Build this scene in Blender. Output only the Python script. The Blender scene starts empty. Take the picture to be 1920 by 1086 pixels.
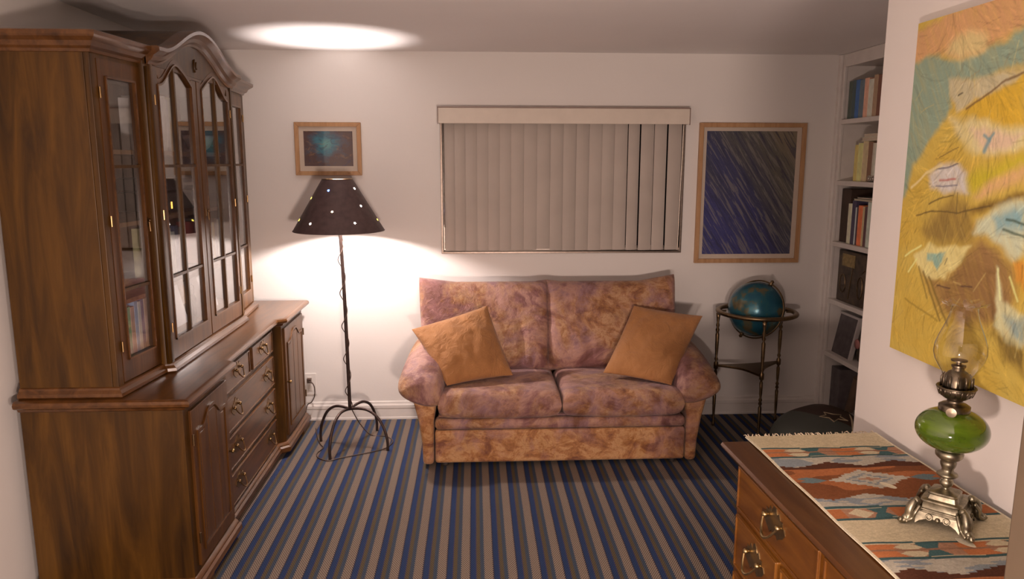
import bpy, bmesh, math, random
import numpy as np
from mathutils import Vector, Matrix, Euler
random.seed(7); RNG = np.random.RandomState(5)
SC = bpy.context.scene; COL = SC.collection
PI = math.pi
BACK, CEIL, CAMH = 4.879, 2.40, 1.7225          # back wall distance, ceiling height, eye height

# ---------------------------------------------------------------- colour
def lin(c):
    return tuple(((v/255)/12.92 if v/255 <= .04045 else ((v/255+.055)/1.055)**2.4) for v in c)
def alb(c, ref=(193, 168, 152), k=1.0):
    """albedo of something seen as c where a white wall is seen as ref"""
    a, b = lin(c), lin(ref); w = (.80, .77, .72)
    return tuple(min(.92, max(.004, a[i]/b[i]*w[i]*k)) for i in range(3))

# ---------------------------------------------------------------- materials
class NT:
    def __init__(s, name):
        s.m = bpy.data.materials.new(name); s.m.use_nodes = True
        s.t = s.m.node_tree; s.N = s.t.nodes; s.L = s.t.links
        s.b = s.N['Principled BSDF']; s.out = s.N['Material Output']
    def n(s, typ, **kw):
        x = s.N.new('ShaderNode'+typ)
        for k, v in kw.items():
            if k in ('operation', 'blend_type', 'data_type', 'bands_direction', 'wave_type', 'feature', 'attribute_name', 'distance', 'layer_name', 'wave_profile', 'clamp'):
                setattr(x, k, v)
            else:
                x.inputs[k.replace('_', ' ')].default_value = v
        return x
    def l(s, a, b): s.L.new(a, b)
    def coord(s, scale=(1, 1, 1), rot=(0, 0, 0), loc=(0, 0, 0), kind='Object'):
        c = s.N.new('ShaderNodeTexCoord'); m = s.N.new('ShaderNodeMapping')
        m.inputs['Scale'].default_value = scale; m.inputs['Rotation'].default_value = rot; m.inputs['Location'].default_value = loc
        s.l(c.outputs[kind], m.inputs['Vector']); return m.outputs['Vector']
    def noise(s, vec, scale=5, detail=4, rough=.5, dist=0):
        x = s.N.new('ShaderNodeTexNoise'); x.inputs['Scale'].default_value = scale
        x.inputs['Detail'].default_value = detail; x.inputs['Roughness'].default_value = rough
        x.inputs['Distortion'].default_value = dist; s.l(vec, x.inputs['Vector']); return x.outputs['Fac']
    def ramp(s, fac, stops, const=False):
        x = s.N.new('ShaderNodeValToRGB'); e = x.color_ramp.elements
        if const: x.color_ramp.interpolation = 'CONSTANT'
        while len(e) < len(stops): e.new(.5)
        for i, (p, c) in enumerate(stops): e[i].position = p; e[i].color = (*c, 1)
        s.l(fac, x.inputs['Fac']); return x.outputs['Color']
    def mix(s, f, a, b, mode='MIX'):
        x = s.N.new('ShaderNodeMix'); x.data_type = 'RGBA'; x.blend_type = mode
        for v, i in ((f, 0), (a, 6), (b, 7)):
            if hasattr(v, 'links'): s.l(v, x.inputs[i])
            elif i == 0: x.inputs[0].default_value = v
            else: x.inputs[i].default_value = (*v, 1)
        return x.outputs[2]
    def math(s, op, a, b=None):
        x = s.N.new('ShaderNodeMath'); x.operation = op
        for i, v in enumerate((a, b)):
            if v is None: continue
            if hasattr(v, 'links'): s.l(v, x.inputs[i])
            else: x.inputs[i].default_value = v
        return x.outputs[0]
    def bump(s, h, strength=.3, dist=.01):
        x = s.N.new('ShaderNodeBump'); x.inputs['Strength'].default_value = strength; x.inputs['Distance'].default_value = dist
        s.l(h, x.inputs['Height']); s.l(x.outputs[0], s.b.inputs['Normal'])
    def set(s, **kw):
        for k, v in kw.items():
            i = s.b.inputs[k.replace('_', ' ')]
            if hasattr(v, 'links'): s.l(v, i)
            else: i.default_value = (*v, 1) if isinstance(v, tuple) and len(v) == 3 else v
        return s.m

def plain(name, c, rough=.6, metal=0, var=.12, sc=14, bump=0, **kw):
    t = NT(name); v = t.coord(); n = t.noise(v, sc, 4)
    d = tuple(x*(1-var) for x in c); u = tuple(min(1, x*(1+var)) for x in c)
    t.set(Base_Color=t.ramp(n, [(.3, d), (.7, u)]), Roughness=rough, Metallic=metal, **kw)
    if bump: t.bump(t.noise(v, sc*6, 5), bump, .004)
    return t.m

def wood(name, dark, mid, light, rough=.35, axis=2, sc=1.0, coat=.25):
    t = NT(name)
    s = [9*sc, 9*sc, 9*sc]; s[axis] = .9*sc
    v = t.coord(tuple(s)); n1 = t.noise(v, 2.2, 6, .62, .8)
    f = [60*sc, 60*sc, 60*sc]; f[axis] = 2.0*sc
    n2 = t.noise(t.coord(tuple(f)), 2, 3, .6)
    big = t.noise(t.coord((1.3, 1.3, .8)), 2.1, 3, .5)
    c1 = t.ramp(n1, [(.28, dark), (.5, mid), (.74, light)])
    c2 = t.mix(t.math('MULTIPLY', n2, .55), c1, dark, 'MULTIPLY')
    c3 = t.mix(.45, c1, t.mix(.5, c2, c1))
    c4 = t.mix(t.math('MULTIPLY', t.math('SUBTRACT', big, .35), .8), c3, dark)
    t.set(Base_Color=c4, Roughness=rough, Coat_Weight=coat, Coat_Roughness=.25, Specular_IOR_Level=.3)
    t.bump(n2, .08, .002)
    return t.m

def metal(name, c, rough=.3, var=.25):
    t = NT(name); v = t.coord(); n = t.noise(v, 60, 4)
    t.set(Base_Color=t.ramp(n, [(.3, tuple(x*(1-var) for x in c)), (.7, c)]), Roughness=rough, Metallic=1.0)
    return t.m

def thin_glass(name, tint=(1, 1, 1), gloss=1.0, ior=1.5):
    t = NT(name)
    tr = t.N.new('ShaderNodeBsdfTransparent'); tr.inputs[0].default_value = (*tint, 1)
    gl = t.N.new('ShaderNodeBsdfGlossy'); gl.inputs['Roughness'].default_value = .015
    fr = t.N.new('ShaderNodeLayerWeight'); fr.inputs['Blend'].default_value = .5
    f = t.math('MINIMUM', t.math('MULTIPLY', t.math('ADD', t.math('MULTIPLY', t.math('POWER', fr.outputs['Facing'], 5), .96), .04), gloss), .85); mx = t.N.new('ShaderNodeMixShader')
    t.l(f, mx.inputs[0]); t.l(tr.outputs[0], mx.inputs[1]); t.l(gl.outputs[0], mx.inputs[2])
    t.l(mx.outputs[0], t.out.inputs['Surface']); t.N.remove(t.b)
    return t.m

def vcol(name, rough=.75, noise=.15, bump=.2, nscale=(60, 60, 60)):
    t = NT(name); a = t.N.new('ShaderNodeAttribute'); a.attribute_name = 'Col'
    v = t.coord(nscale); n = t.noise(v, 2, 4)
    c = t.mix(noise, a.outputs['Color'], t.ramp(n, [(.3, (.45, .45, .45)), (.7, (1, 1, 1))]), 'MULTIPLY')
    t.set(Base_Color=c, Roughness=rough)
    if bump: t.bump(n, bump, .002)
    return t.m

# ---------------------------------------------------------------- mesh building (world coordinates)
class MB:
    def __init__(s): s.v = []; s.f = []; s.xf = None
    def add(s, vs, fs):
        o = len(s.v); s.v += [tuple(p) for p in vs]; s.f += [tuple(o+i for i in f) for f in fs]; return s
    def box(s, a, b):
        x0, y0, z0 = (min(a[i], b[i]) for i in range(3)); x1, y1, z1 = (max(a[i], b[i]) for i in range(3))
        return s.add([(x0, y0, z0), (x1, y0, z0), (x1, y1, z0), (x0, y1, z0), (x0, y0, z1), (x1, y0, z1), (x1, y1, z1), (x0, y1, z1)],
                     [(0, 3, 2, 1), (4, 5, 6, 7), (0, 1, 5, 4), (1, 2, 6, 5), (2, 3, 7, 6), (3, 0, 4, 7)])
    def frame(s, axis, u0, u1, v0, v1, w, a, b):
        """mitred rectangular frame; w = (left, right, bottom, top) widths; axis is the thin direction"""
        if not isinstance(w, tuple): w = (w,)*4
        def P(u, v, t):
            q = [u, v]; q.insert(axis, t); return tuple(q)
        O = [(u0, v0), (u1, v0), (u1, v1), (u0, v1)]; I = [(u0+w[0], v0+w[2]), (u1-w[1], v0+w[2]), (u1-w[1], v1-w[3]), (u0+w[0], v1-w[3])]
        return s.loft([[P(*p, a) for p in O], [P(*p, b) for p in O], [P(*p, b) for p in I], [P(*p, a) for p in I], [P(*p, a) for p in O]][:4]+[[P(*p, a) for p in O]], cap=False) if False else s.add(
            [P(*p, a) for p in O]+[P(*p, b) for p in O]+[P(*p, b) for p in I]+[P(*p, a) for p in I],
            [f for k in range(4) for j in [(k+1) % 4] for f in ((k, j, 4+j, 4+k), (4+k, 4+j, 8+j, 8+k), (8+k, 8+j, 12+j, 12+k), (12+k, 12+j, j, k))])
    def prism(s, poly, axis, a, b):
        """poly: 2D points in the two other axes (in xyz order), extruded along axis from a to b"""
        def P(p, t):
            q = list(p); q.insert(axis, t); return tuple(q)
        n = len(poly); vs = [P(p, a) for p in poly]+[P(p, b) for p in poly]
        fs = [tuple(range(n))[::-1], tuple(range(n, 2*n))]+[(i, (i+1) % n, n+(i+1) % n, n+i) for i in range(n)]
        return s.add(vs, fs)
    def lathe(s, prof, c, seg=28, cap=True, ang=None, squash=1):
        vs = []; fs = []; n = len(prof)
        for i in range(seg):
            a = 2*PI*i/seg
            for r, z in prof: vs.append((c[0]+r*math.cos(a), c[1]+r*math.sin(a)*squash, c[2]+z))
        for i in range(seg):
            j = (i+1) % seg
            for k in range(n-1): fs.append((i*n+k, j*n+k, j*n+k+1, i*n+k+1))
        if cap:
            if prof[0][0] > 1e-5: fs.append(tuple(i*n for i in range(seg))[::-1])
            if prof[-1][0] > 1e-5: fs.append(tuple(i*n+n-1 for i in range(seg)))
        return s.add(vs, fs)
    def tube(s, pts, r, seg=8, cap=True, squash=None):
        pts = [Vector(p) for p in pts]; n = len(pts); rs = r if isinstance(r, (list, tuple)) else [r]*n
        vs = []; up = None
        for i, p in enumerate(pts):
            d = (pts[min(i+1, n-1)]-pts[max(i-1, 0)]).normalized()
            if up is None:
                up = Vector((0, 0, 1)) if abs(d.z) < .9 else Vector((1, 0, 0))
            e = d.cross(up)
            if e.length < 1e-5: e = d.cross(Vector((0, 1, 0)))
            e.normalize(); g = e.cross(d).normalized(); up = g
            for k in range(seg):
                a = 2*PI*k/seg; vs.append(p+e*math.cos(a)*rs[i]+g*math.sin(a)*rs[i]*(squash or 1))
        fs = [(i*seg+k, i*seg+(k+1) % seg, (i+1)*seg+(k+1) % seg, (i+1)*seg+k) for i in range(n-1) for k in range(seg)]
        if cap: fs += [tuple(range(seg))[::-1], tuple((n-1)*seg+k for k in range(seg))]
        return s.add(vs, fs)
    def torus(s, c, R, r, axis=2, n=40, m=10, a0=0, a1=2*PI, h=None):
        pts = []
        full = abs(a1-a0-2*PI) < 1e-6
        for i in range(n+(0 if full else 1)):
            a = a0+(a1-a0)*i/n
            d = [math.cos(a), math.sin(a)]; d.insert(axis, 0); pts.append((Vector(c), Vector(d)))
        ax = [0, 0, 0]; ax[axis] = 1; ax = Vector(ax); vs = []; h = h or r
        for cc, d in pts:
            for k in range(m):
                b = 2*PI*k/m; vs.append(cc+d*(R+r*math.cos(b))+ax*h*math.sin(b))
        N = len(pts); fs = []
        for i in range(N if full else N-1):
            for k in range(m): fs.append((i*m+k, ((i+1) % N)*m+k, ((i+1) % N)*m+(k+1) % m, i*m+(k+1) % m))
        if not full: fs += [tuple(range(m))[::-1], tuple((N-1)*m+k for k in range(m))]
        return s.add(vs, fs)
    def sphere(s, c, r, n=24, m=14, sc=(1, 1, 1)):
        prof = [(r*math.sin(PI*k/m), -r*math.cos(PI*k/m)) for k in range(m+1)]; prof[0] = (0, prof[0][1]); prof[-1] = (0, prof[-1][1])
        vs = [(c[0], c[1], c[2]-r*sc[2])]; fs = []
        for k in range(1, m):
            for i in range(n):
                a = 2*PI*i/n; vs.append((c[0]+prof[k][0]*math.cos(a)*sc[0], c[1]+prof[k][0]*math.sin(a)*sc[1], c[2]+prof[k][1]*sc[2]))
        vs.append((c[0], c[1], c[2]+r*sc[2])); T = len(vs)-1
        for i in range(n):
            j = (i+1) % n; fs.append((0, 1+j, 1+i)); fs.append((T, 1+(m-2)*n+i, 1+(m-2)*n+j))
            for k in range(m-2): fs.append((1+k*n+i, 1+k*n+j, 1+(k+1)*n+j, 1+(k+1)*n+i))
        return s.add(vs, fs)
    def loft(s, secs, cap=True, closed=True):
        n = len(secs[0]); vs = [p for q in secs for p in q]
        fs = [(i*n+k, i*n+(k+1) % n, (i+1)*n+(k+1) % n, (i+1)*n+k) for i in range(len(secs)-1) for k in range(n if closed else n-1)]
        if cap: fs += [tuple(range(n))[::-1], tuple((len(secs)-1)*n+k for k in range(n))]
        return s.add(vs, fs)
    def xform(s, M, start=0):
        s.v[start:] = [tuple(M @ Vector(p)) for p in s.v[start:]]; return s
    def build(s, name, mat, parent=None, bevel=0, sub=0, smooth=False, bseg=2, tex=None, solid=0, auto=None):
        me = bpy.data.meshes.new(name); o = bpy.data.objects.new(name, me)
        off = Vector((0, 0, 0)); p = parent
        while p is not None: off += p.location; p = p.parent
        if parent is None:
            xs = np.array(s.v); off = Vector(((xs[:, 0].min()+xs[:, 0].max())/2, (xs[:, 1].min()+xs[:, 1].max())/2, xs[:, 2].min())); o.location = off
        me.from_pydata([tuple(Vector(q)-off) for q in s.v], [], s.f); me.update()
        bm = bmesh.new(); bm.from_mesh(me); bmesh.ops.recalc_face_normals(bm, faces=bm.faces); bm.to_mesh(me); bm.free()
        me.materials.append(mat); COL.objects.link(o)
        if parent is not None: o.parent = parent
        if solid:
            m = o.modifiers.new('s', 'SOLIDIFY'); m.thickness = solid
        if bevel:
            m = o.modifiers.new('b', 'BEVEL'); m.width = bevel; m.segments = bseg; m.limit_method = 'ANGLE'; m.angle_limit = .6; m.harden_normals = False
        if sub:
            m = o.modifiers.new('u', 'SUBSURF'); m.levels = sub; m.render_levels = sub
        if smooth or sub:
            for f in me.polygons: f.use_smooth = True
            if auto:
                me.set_sharp_from_angle(angle=auto)
        return o

def tag(o, label, cat, group=None, kind=None):
    if label: o['label'] = label
    if cat: o['category'] = cat
    if group: o['group'] = group
    if kind: o['kind'] = kind
    return o
def thing(name, loc, label, cat, group=None):
    o = bpy.data.objects.new(name, None); COL.objects.link(o); o.location = loc; o.empty_display_size = .1
    return tag(o, label, cat, group)
def struct(mb, name, mat, parent=None, **kw):
    o = mb.build(name, mat, parent, **kw)
    if parent is None: o['kind'] = 'structure'
    return o
def copy_tree(o, parent=None):
    c = o.copy(); COL.objects.link(c)
    if parent is not None: c.parent = parent
    for ch in list(o.children): copy_tree(ch, c)
    return c

def painted(name, O, U, V, nu, nv, func, mat, parent, thick, ext=None):
    """a board of size |U| x |V| from corner O with its painted face coloured by func(u,v)->rgb (linear)"""
    O, U, V = Vector(O), Vector(U), Vector(V); N = U.cross(V).normalized()
    off = Vector((0, 0, 0)); p = parent
    while p is not None: off += p.location; p = p.parent
    us = np.linspace(0, 1, nu+1); vs = np.linspace(0, 1, nv+1); uu, vv = np.meshgrid(us, vs)
    P = np.array(O-off)[None, :]+uu.reshape(-1, 1)*np.array(U)+vv.reshape(-1, 1)*np.array(V)
    if ext is not None: P = P+np.array(N)[None, :]*ext(uu.ravel(), vv.ravel())[:, None]
    C = func(uu.ravel(), vv.ravel())
    w = nu+1; F = [(j*w+i, j*w+i+1, (j+1)*w+i+1, (j+1)*w+i) for j in range(nv) for i in range(nu)]
    ring = [i for i in range(nu+1)]+[j*w+nu for j in range(1, nv+1)]+[nv*w+i for i in range(nu-1, -1, -1)]+[j*w for j in range(nv-1, 0, -1)]
    n0 = len(P); back = P[ring]-np.array(N)*thick
    P = np.vstack([P, back]); C = np.vstack([C, C[ring]])
    m = len(ring)
    for k in range(m): F.append((ring[(k+1) % m], ring[k], n0+k, n0+(k+1) % m))
    F.append(tuple(n0+k for k in range(m))[::-1])
    me = bpy.data.meshes.new(name); me.from_pydata(P.tolist(), [], F); me.update()
    ca = me.color_attributes.new('Col', 'FLOAT_COLOR', 'POINT')
    ca.data.foreach_set('color', np.hstack([C, np.ones((len(C), 1))]).astype(np.float32).ravel())
    me.materials.append(mat); o = bpy.data.objects.new(name, me); COL.objects.link(o)
    if parent is not None: o.parent = parent
    return o

# value noise for painted surfaces
_G = RNG.rand(256, 256)
def vn(x, y):
    xi = np.floor(x).astype(int); yi = np.floor(y).astype(int); fx = x-xi; fy = y-yi
    fx = fx*fx*(3-2*fx); fy = fy*fy*(3-2*fy)
    g = lambda a, b: _G[a % 256, b % 256]
    return (g(xi, yi)*(1-fx)+g(xi+1, yi)*fx)*(1-fy)+(g(xi, yi+1)*(1-fx)+g(xi+1, yi+1)*fx)*fy
def fbm(x, y, n=4):
    t = 0; a = .5; w = 0
    for i in range(n): t = t+a*vn(x*2**i+17*i, y*2**i+5*i); w += a; a *= .5
    return t/w
def sdpoly(px, py, poly):
    d = np.full(px.shape, 1e9); ins = np.zeros(px.shape, bool); n = len(poly)
    for i in range(n):
        ax, ay = poly[i]; bx, by = poly[(i+1) % n]; ex, ey = bx-ax, by-ay
        t = np.clip(((px-ax)*ex+(py-ay)*ey)/(ex*ex+ey*ey+1e-12), 0, 1)
        d = np.minimum(d, np.hypot(px-ax-t*ex, py-ay-t*ey))
        c = ((ay > py) != (by > py)) & (px < (bx-ax)*(py-ay)/((by-ay) if abs(by-ay) > 1e-12 else 1e-12)+ax); ins ^= c
    return np.where(ins, -d, d)
def sdline(px, py, pts):
    d = np.full(px.shape, 1e9)
    for (ax, ay), (bx, by) in zip(pts[:-1], pts[1:]):
        ex, ey = bx-ax, by-ay; t = np.clip(((px-ax)*ex+(py-ay)*ey)/(ex*ex+ey*ey+1e-12), 0, 1)
        d = np.minimum(d, np.hypot(px-ax-t*ex, py-ay-t*ey))
    return d
def lay(C, m, c): return C*(1-m[:, None])+np.array(c)[None, :]*m[:, None]

# ---------------------------------------------------------------- shared materials
M = {}
def wallmat(name, c):
    t = NT(name); v = t.coord(); n = t.noise(v, 45, 6, .6); n2 = t.noise(v, 1.1, 3)
    t.set(Base_Color=t.ramp(n2, [(.3, tuple(x*.96 for x in c)), (.7, c)]), Roughness=.62, Specular_IOR_Level=.25)
    t.bump(n, .12, .004); return t.m
M['wall'] = wallmat('wall_paint', (.80, .765, .73)); M['ceil'] = wallmat('ceiling_paint', (.90, .875, .86))
M['trim'] = plain('white_trim_paint', (.74, .70, .66), .4, var=.04)
M['hutch'] = wood('dark_cherry_wood', (.022, .0085, .0006), (.074, .031, .0025), (.138, .060, .0060), .42, 2, .8, .07)
M['hutchf'] = wood('cherry_wood_lit_front', (.040, .014, .003), (.095, .037, .007), (.155, .064, .013), .36, 2, .9, .15)  # same wood lightened, bulb light on the fronts put into the colour
M['hutchh'] = wood('cherry_wood_horizontal_lit', (.042, .015, .003), (.106, .041, .0095), (.168, .070, .018), .28, 1, 1, .35)  # horizontal grain, colour also lightened for the bulb light on the fronts
M['dresser'] = wood('red_brown_dresser_wood', (.075, .024, .0035), (.150, .054, .007), (.22, .090, .012), .40, 1, 1, .15)
M['dressertop'] = wood('dresser_top_wood', (.045, .015, .003), (.085, .031, .006), (.125, .050, .010), .38, 1, 1, .2)
M['framewood'] = wood('light_picture_frame_wood', (.36, .19, .09), (.48, .28, .14), (.56, .35, .19), .5, 2, 1.5, 0)
M['brass'] = metal('aged_brass', (.50, .34, .14), .32)
M['bronze'] = metal('dark_bronze', (.30, .19, .085), .30)
M['dbrass'] = metal('dark_brass', (.22, .14, .07), .35)
M['iron'] = plain('wrought_iron', (.055, .035, .03), .5, .6, .3, 40)
M['glass'] = thin_glass('cabinet_glass', (.93, .93, .93), 1.9)
M['pglass'] = thin_glass('picture_glass', (.97, .97, .97), .45)
M['inside'] = wood('cabinet_interior_wood', (.13, .07, .03), (.22, .125, .06), (.3, .18, .09), .6, 2, 1, 0)
M['chrome'] = metal('bright_metal', (.75, .70, .62), .18)
# ================================================================ ROOM
XR = 2.37
# floor ----------------------------------------------------------
t = NT('striped_woven_carpet')
tc = t.N.new('ShaderNodeTexCoord'); sp = t.N.new('ShaderNodeSeparateXYZ'); t.l(tc.outputs['Object'], sp.inputs[0])
X, Y = sp.outputs[0], sp.outputs[1]
rowf = t.math('FRACT', t.math('MULTIPLY', Y, 1/.0165))
tri = t.math('ABSOLUTE', t.math('SUBTRACT', rowf, .5))              # 0..0.5 zigzag
wob = t.noise(t.coord((1, 1, 1)), 3, 2)
xs = t.math('ADD', X, t.math('MULTIPLY', tri, .011)); xs = t.math('ADD', xs, t.math('MULTIPLY', wob, .004))
ph = t.math('FRACT', t.math('ADD', t.math('MULTIPLY', xs, 1/.1003), 10.62))
light, navy, brown, slate, blk = (.285, .235, .185), (.028, .050, .118), (.112, .084, .046), (.055, .075, .105), (.035, .03, .045)
col = t.ramp(ph, [(0, light), (.375, blk), (.415, navy), (.63, (.06, .05, .12)), (.66, brown), (.83, slate)], True)
# little woven stitches
sx = t.math('FRACT', t.math('ADD', t.math('MULTIPLY', X, 1/.0102), t.math('MULTIPLY', t.math('FLOOR', t.math('MULTIPLY', Y, 2/.0165)), .5)))
st = t.math('GREATER_THAN', sx, .5)
inl = t.math('LESS_THAN', ph, .375)
dk = t.mix(inl, (.50, .50, .60), (.22, .14, .15))
col2 = t.mix(t.math('MULTIPLY', st, .85), col, t.mix(1, col, dk, 'MULTIPLY'))
nz = t.noise(t.coord((1, 1, 1)), 130, 3); col3 = t.mix(.35, col2, t.ramp(nz, [(.3, (.5, .5, .5)), (.7, (1, 1, 1))]), 'MULTIPLY')
t.set(Base_Color=col3, Roughness=.95, Specular_IOR_Level=.1)
t.bump(t.math('ADD', sx, rowf), .35, .004)
M['carpet'] = t.m
o = struct(MB().box((-2.4, -1.5, -.06), (3.2, 5.1, 0)), 'floor', M['carpet'])
o.data.transform(Matrix.Translation(o.location)); o.location = (0, 0, 0)
struct(MB().box((-2.4, -1.5, CEIL), (3.2, 5.1, CEIL+.06)), 'ceiling', M['ceil'])
# back wall with the window opening --------------------------------
WX0, WX1, WZ0, WZ1 = -.205, 1.362, 1.135, 2.03
b = MB(); y0, y1 = BACK, BACK+.14
b.box((-1.9, y0, 0), (WX0, y1, CEIL)).box((WX1, y0, 0), (2.75, y1, CEIL)).box((WX0, y0, 0), (WX1, y1, WZ0)).box((WX0, y0, WZ1), (WX1, y1, CEIL))
struct(b, 'wall_back', M['wall'])
struct(MB().box((-1.90, -1.5, 0), (-1.78, BACK, CEIL)), 'wall_left', M['wall'])
struct(MB().box((1.30, 1.03, 0), (1.42, 2.40, CEIL)), 'wall_right', M['wall'], bevel=.008)
struct(MB().box((2.66, -1.5, 0), (2.78, BACK, CEIL)), 'wall_alcove', M['wall'])
struct(MB().box((1.42, 1.03, 0), (2.66, 1.11, CEIL)), 'wall_front', M['wall'])
# door jamb at the right edge of view
M['jamb'] = plain('taupe_painted_shade', (.070, .047, .026), .8, var=.06)  # unlit look of the jamb is put into its dark colour
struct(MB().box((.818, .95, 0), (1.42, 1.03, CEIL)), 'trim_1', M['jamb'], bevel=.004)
# baseboards ---------------------------------------------------------
def bb(name, x0, x1):
    prof = [(0, 0), (-.014, 0), (-.014, .012), (-.011, .018), (-.011, .075), (-.014, .080), (-.014, .098), (-.008, .108), (-.006, .122), (0, .126)]
    b = MB().prism([(BACK+p[0]-.0005, p[1]) for p in prof], 0, x0, x1); return struct(b, name, M['trim'])
bb('baseboard_back', -1.77, 2.36)
b = MB().box((1.29, 1.04, 0), (1.2995, 2.0, .1)).box((1.29, 2.401, 0), (1.42, 2.412, .1)); struct(b, 'baseboard_right', M['trim'])
# window: aluminium frame, pane, night behind
M['alu'] = metal('window_aluminium', (.55, .48, .42), .3)
M['night'] = plain('dark_window_glass', (.01, .01, .014), .08, var=.1)
w = thing('window_1', (.58, BACK+.07, WZ0), None, None); w['kind'] = 'structure'
b = MB()
b.frame(1, WX0, WX1, WZ0, WZ1, .03, BACK+.085, BACK+.12)
b.build('window_frame', M['alu'], w); MB().box((.56, BACK+.09, WZ0+.03), (.60, BACK+.115, WZ1-.03)).build('mullion', M['alu'], w)
MB().box((WX0+.02, BACK+.10, WZ0+.02), (WX1-.02, BACK+.106, WZ1-.02)).build('window_pane', M['night'], w)
b = MB(); e = .010          # thin metal edge lining the opening
b.frame(1, WX0-e, WX1+e, WZ0-e, WZ1+e, (e+.004, e+.004, e+.002, e+.002), BACK-.006, BACK+.08)
b.build('edge_trim', metal('window_edge_metal', (.30, .24, .20), .36), w, bevel=.002)
# vertical blind -----------------------------------------------------
M['slat'] = plain('blind_slat_fabric', (.50, .44, .39), .75, var=.05, sc=5, bump=.05)
M['valance'] = plain('cream_valance', (.70, .62, .53), .5, var=.03)
vb = thing('vertical_blind', (.58, BACK, WZ0), 'cream vertical blind of closed fabric slats hanging in the window above the sofa', 'blind')
b = MB().box((-.222, BACK-.085, 1.956), (1.372, BACK-.075, 2.052)).box((-.222, BACK-.0748, 1.956), (-.214, BACK-.001, 2.0458)).box((1.364, BACK-.0748, 1.956), (1.372, BACK-.001, 2.0458)).box((-.222, BACK-.0748, 2.046), (1.372, BACK-.001, 2.052))
b.build('valance', M['valance'], vb, bevel=.002)
b = MB().box((-.226, BACK-.088, 2.0525), (1.376, BACK-.001, 2.0575)).box((1.3725, BACK-.0875, 1.952), (1.376, BACK-.074, 2.0522)).box((-.226, BACK-.0875, 1.952), (-.2225, BACK-.074, 2.0522))
b.build('valance_edging', plain('taupe_valance_edging', (.28, .19, .16), .4), vb)
MB().box((WX0+.02, BACK-.05, 1.985), (WX1-.02, BACK-.01, 2.02)).build('headrail', M['alu'], vb)
edges = [148, 213, 283, 357, 430, 503, 577, 660, 745, 832, 915, 1000, 1085, 1172, 1255, 1345, 1425, 1515, 1600, 1690]
gx = [-.198+(e_-140)/(1697-140)*1.548 for e_ in edges]
for i in range(19):
    x0, x1 = gx[i], gx[i+1]; gap = {14: .007, 15: .008, 16: .003, 17: .005, 13: .002}.get(i, -.004)
    ca = (x0+x1)/2; hw = (x1-x0)/2; ang = math.radians(random.uniform(4, 9))
    pts = []
    for k in range(7):
        s_ = -1+2*k/6; x = s_*hw-gap/2 if True else 0
        if s_ > 0: x = s_*(hw-gap)
        pts.append((ca+x, BACK-.012-.006*(1-s_*s_)+math.sin(ang)*hw*s_*1.3))
    z0 = WZ0+.012+random.uniform(-.002, .002)
    if i in (7, 8): z0 += .004
    b = MB(); q = [(p[0], p[1]) for p in pts]+[(p[0], p[1]+.0012) for p in pts[::-1]]
    b.prism(q, 2, z0, 1.99); b.build('slat', M['slat'], vb, smooth=True, auto=.6)
for pts in ([(WX0+.012, BACK-.03, 1.96), (WX0+.014, BACK-.03, 1.3)], [(WX1-.012, BACK-.03, 1.96), (WX1-.022, BACK-.03, 1.16)]): MB().tube(pts, .0032, 6).build('wand', M['chrome'], vb)

# framed pictures -----------------------------------------------------
def picture(name, x0, x1, z0, z1, bw, art, dark, mw, label, artmat, ft=.022, tilt=0):
    r = thing(name, ((x0+x1)/2, BACK-.002, z0), label, 'picture')
    b = MB(); y0, y1 = BACK-.002-ft, BACK-.002
    b.prism([(x0, z0), (x1, z0), (x1-bw, z0+bw), (x0+bw, z0+bw)], 1, y0, y1); b.prism([(x0, z1), (x1, z1), (x1-bw, z1-bw), (x0+bw, z1-bw)], 1, y0, y1)
    b.prism([(x0, z0), (x0+bw, z0+bw), (x0+bw, z1-bw), (x0, z1)], 1, y0, y1); b.prism([(x1, z0), (x1-bw, z0+bw), (x1-bw, z1-bw), (x1, z1)], 1, y0, y1)
    b.build('frame', M['framewood'], r, bevel=.002)
    mt = MB(); m = mw
    mt.frame(1, x0+bw, x1-bw, z0+bw, z1-bw, m, y1-.008, y1-.004)
    X0, X1, Z0, Z1 = x0+bw, x1-bw, z0+bw, z1-bw
    mt.build('mat', plain('cream_mat_board', (.66, .56, .46), .8, var=.03), r)
    MB().box((X0+m[0]-.004, y1-.0035, Z0+m[2]-.004), (X1-m[1]+.004, y1-.001, Z1-m[3]+.004)).build('artwork', artmat, r)
    MB().box((X0-.002, y1-.0125, Z0-.002), (X1+.002, y1-.0105, Z1+.002)).build('glazing', M['pglass'], r)
    return r
t = NT('small_abstract_landscape'); v = t.coord((1, 1, 1.6), loc=(0, 0, 0))
n1 = t.noise(v, 14, 6, .65, 1.2); n2 = t.noise(t.coord((1, 1, 1.5), loc=(3, 1, 2)), 9, 4, .6)
sp = t.N.new('ShaderNodeSeparateXYZ'); t.l(t.coord(), sp.inputs[0])
rad = t.math('SQRT', t.math('ADD', t.math('POWER', t.math('MULTIPLY', t.math('ADD', sp.outputs[0], .01), 7.5), 2), t.math('POWER', t.math('MULTIPLY', t.math('SUBTRACT', sp.outputs[2], .20), 8.5), 2)))
rad = t.math('ADD', rad, t.math('MULTIPLY', t.math('SUBTRACT', n2, .5), 1.6))
base = t.ramp(rad, [(0, (.12, .34, .34)), (.45, (.06, .20, .27)), (.75, (.09, .10, .13)), (1, (.11, .065, .06))])
c2 = t.mix(t.math('MULTIPLY', t.math('GREATER_THAN', n1, .60), .35), base, (.36, .19, .09)); c3 = t.mix(t.math('MULTIPLY', t.math('LESS_THAN', n1, .42), .5), c2, (.05, .05, .10))
t.set(Base_Color=c3, Roughness=.7); SMALLART = t.m
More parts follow.
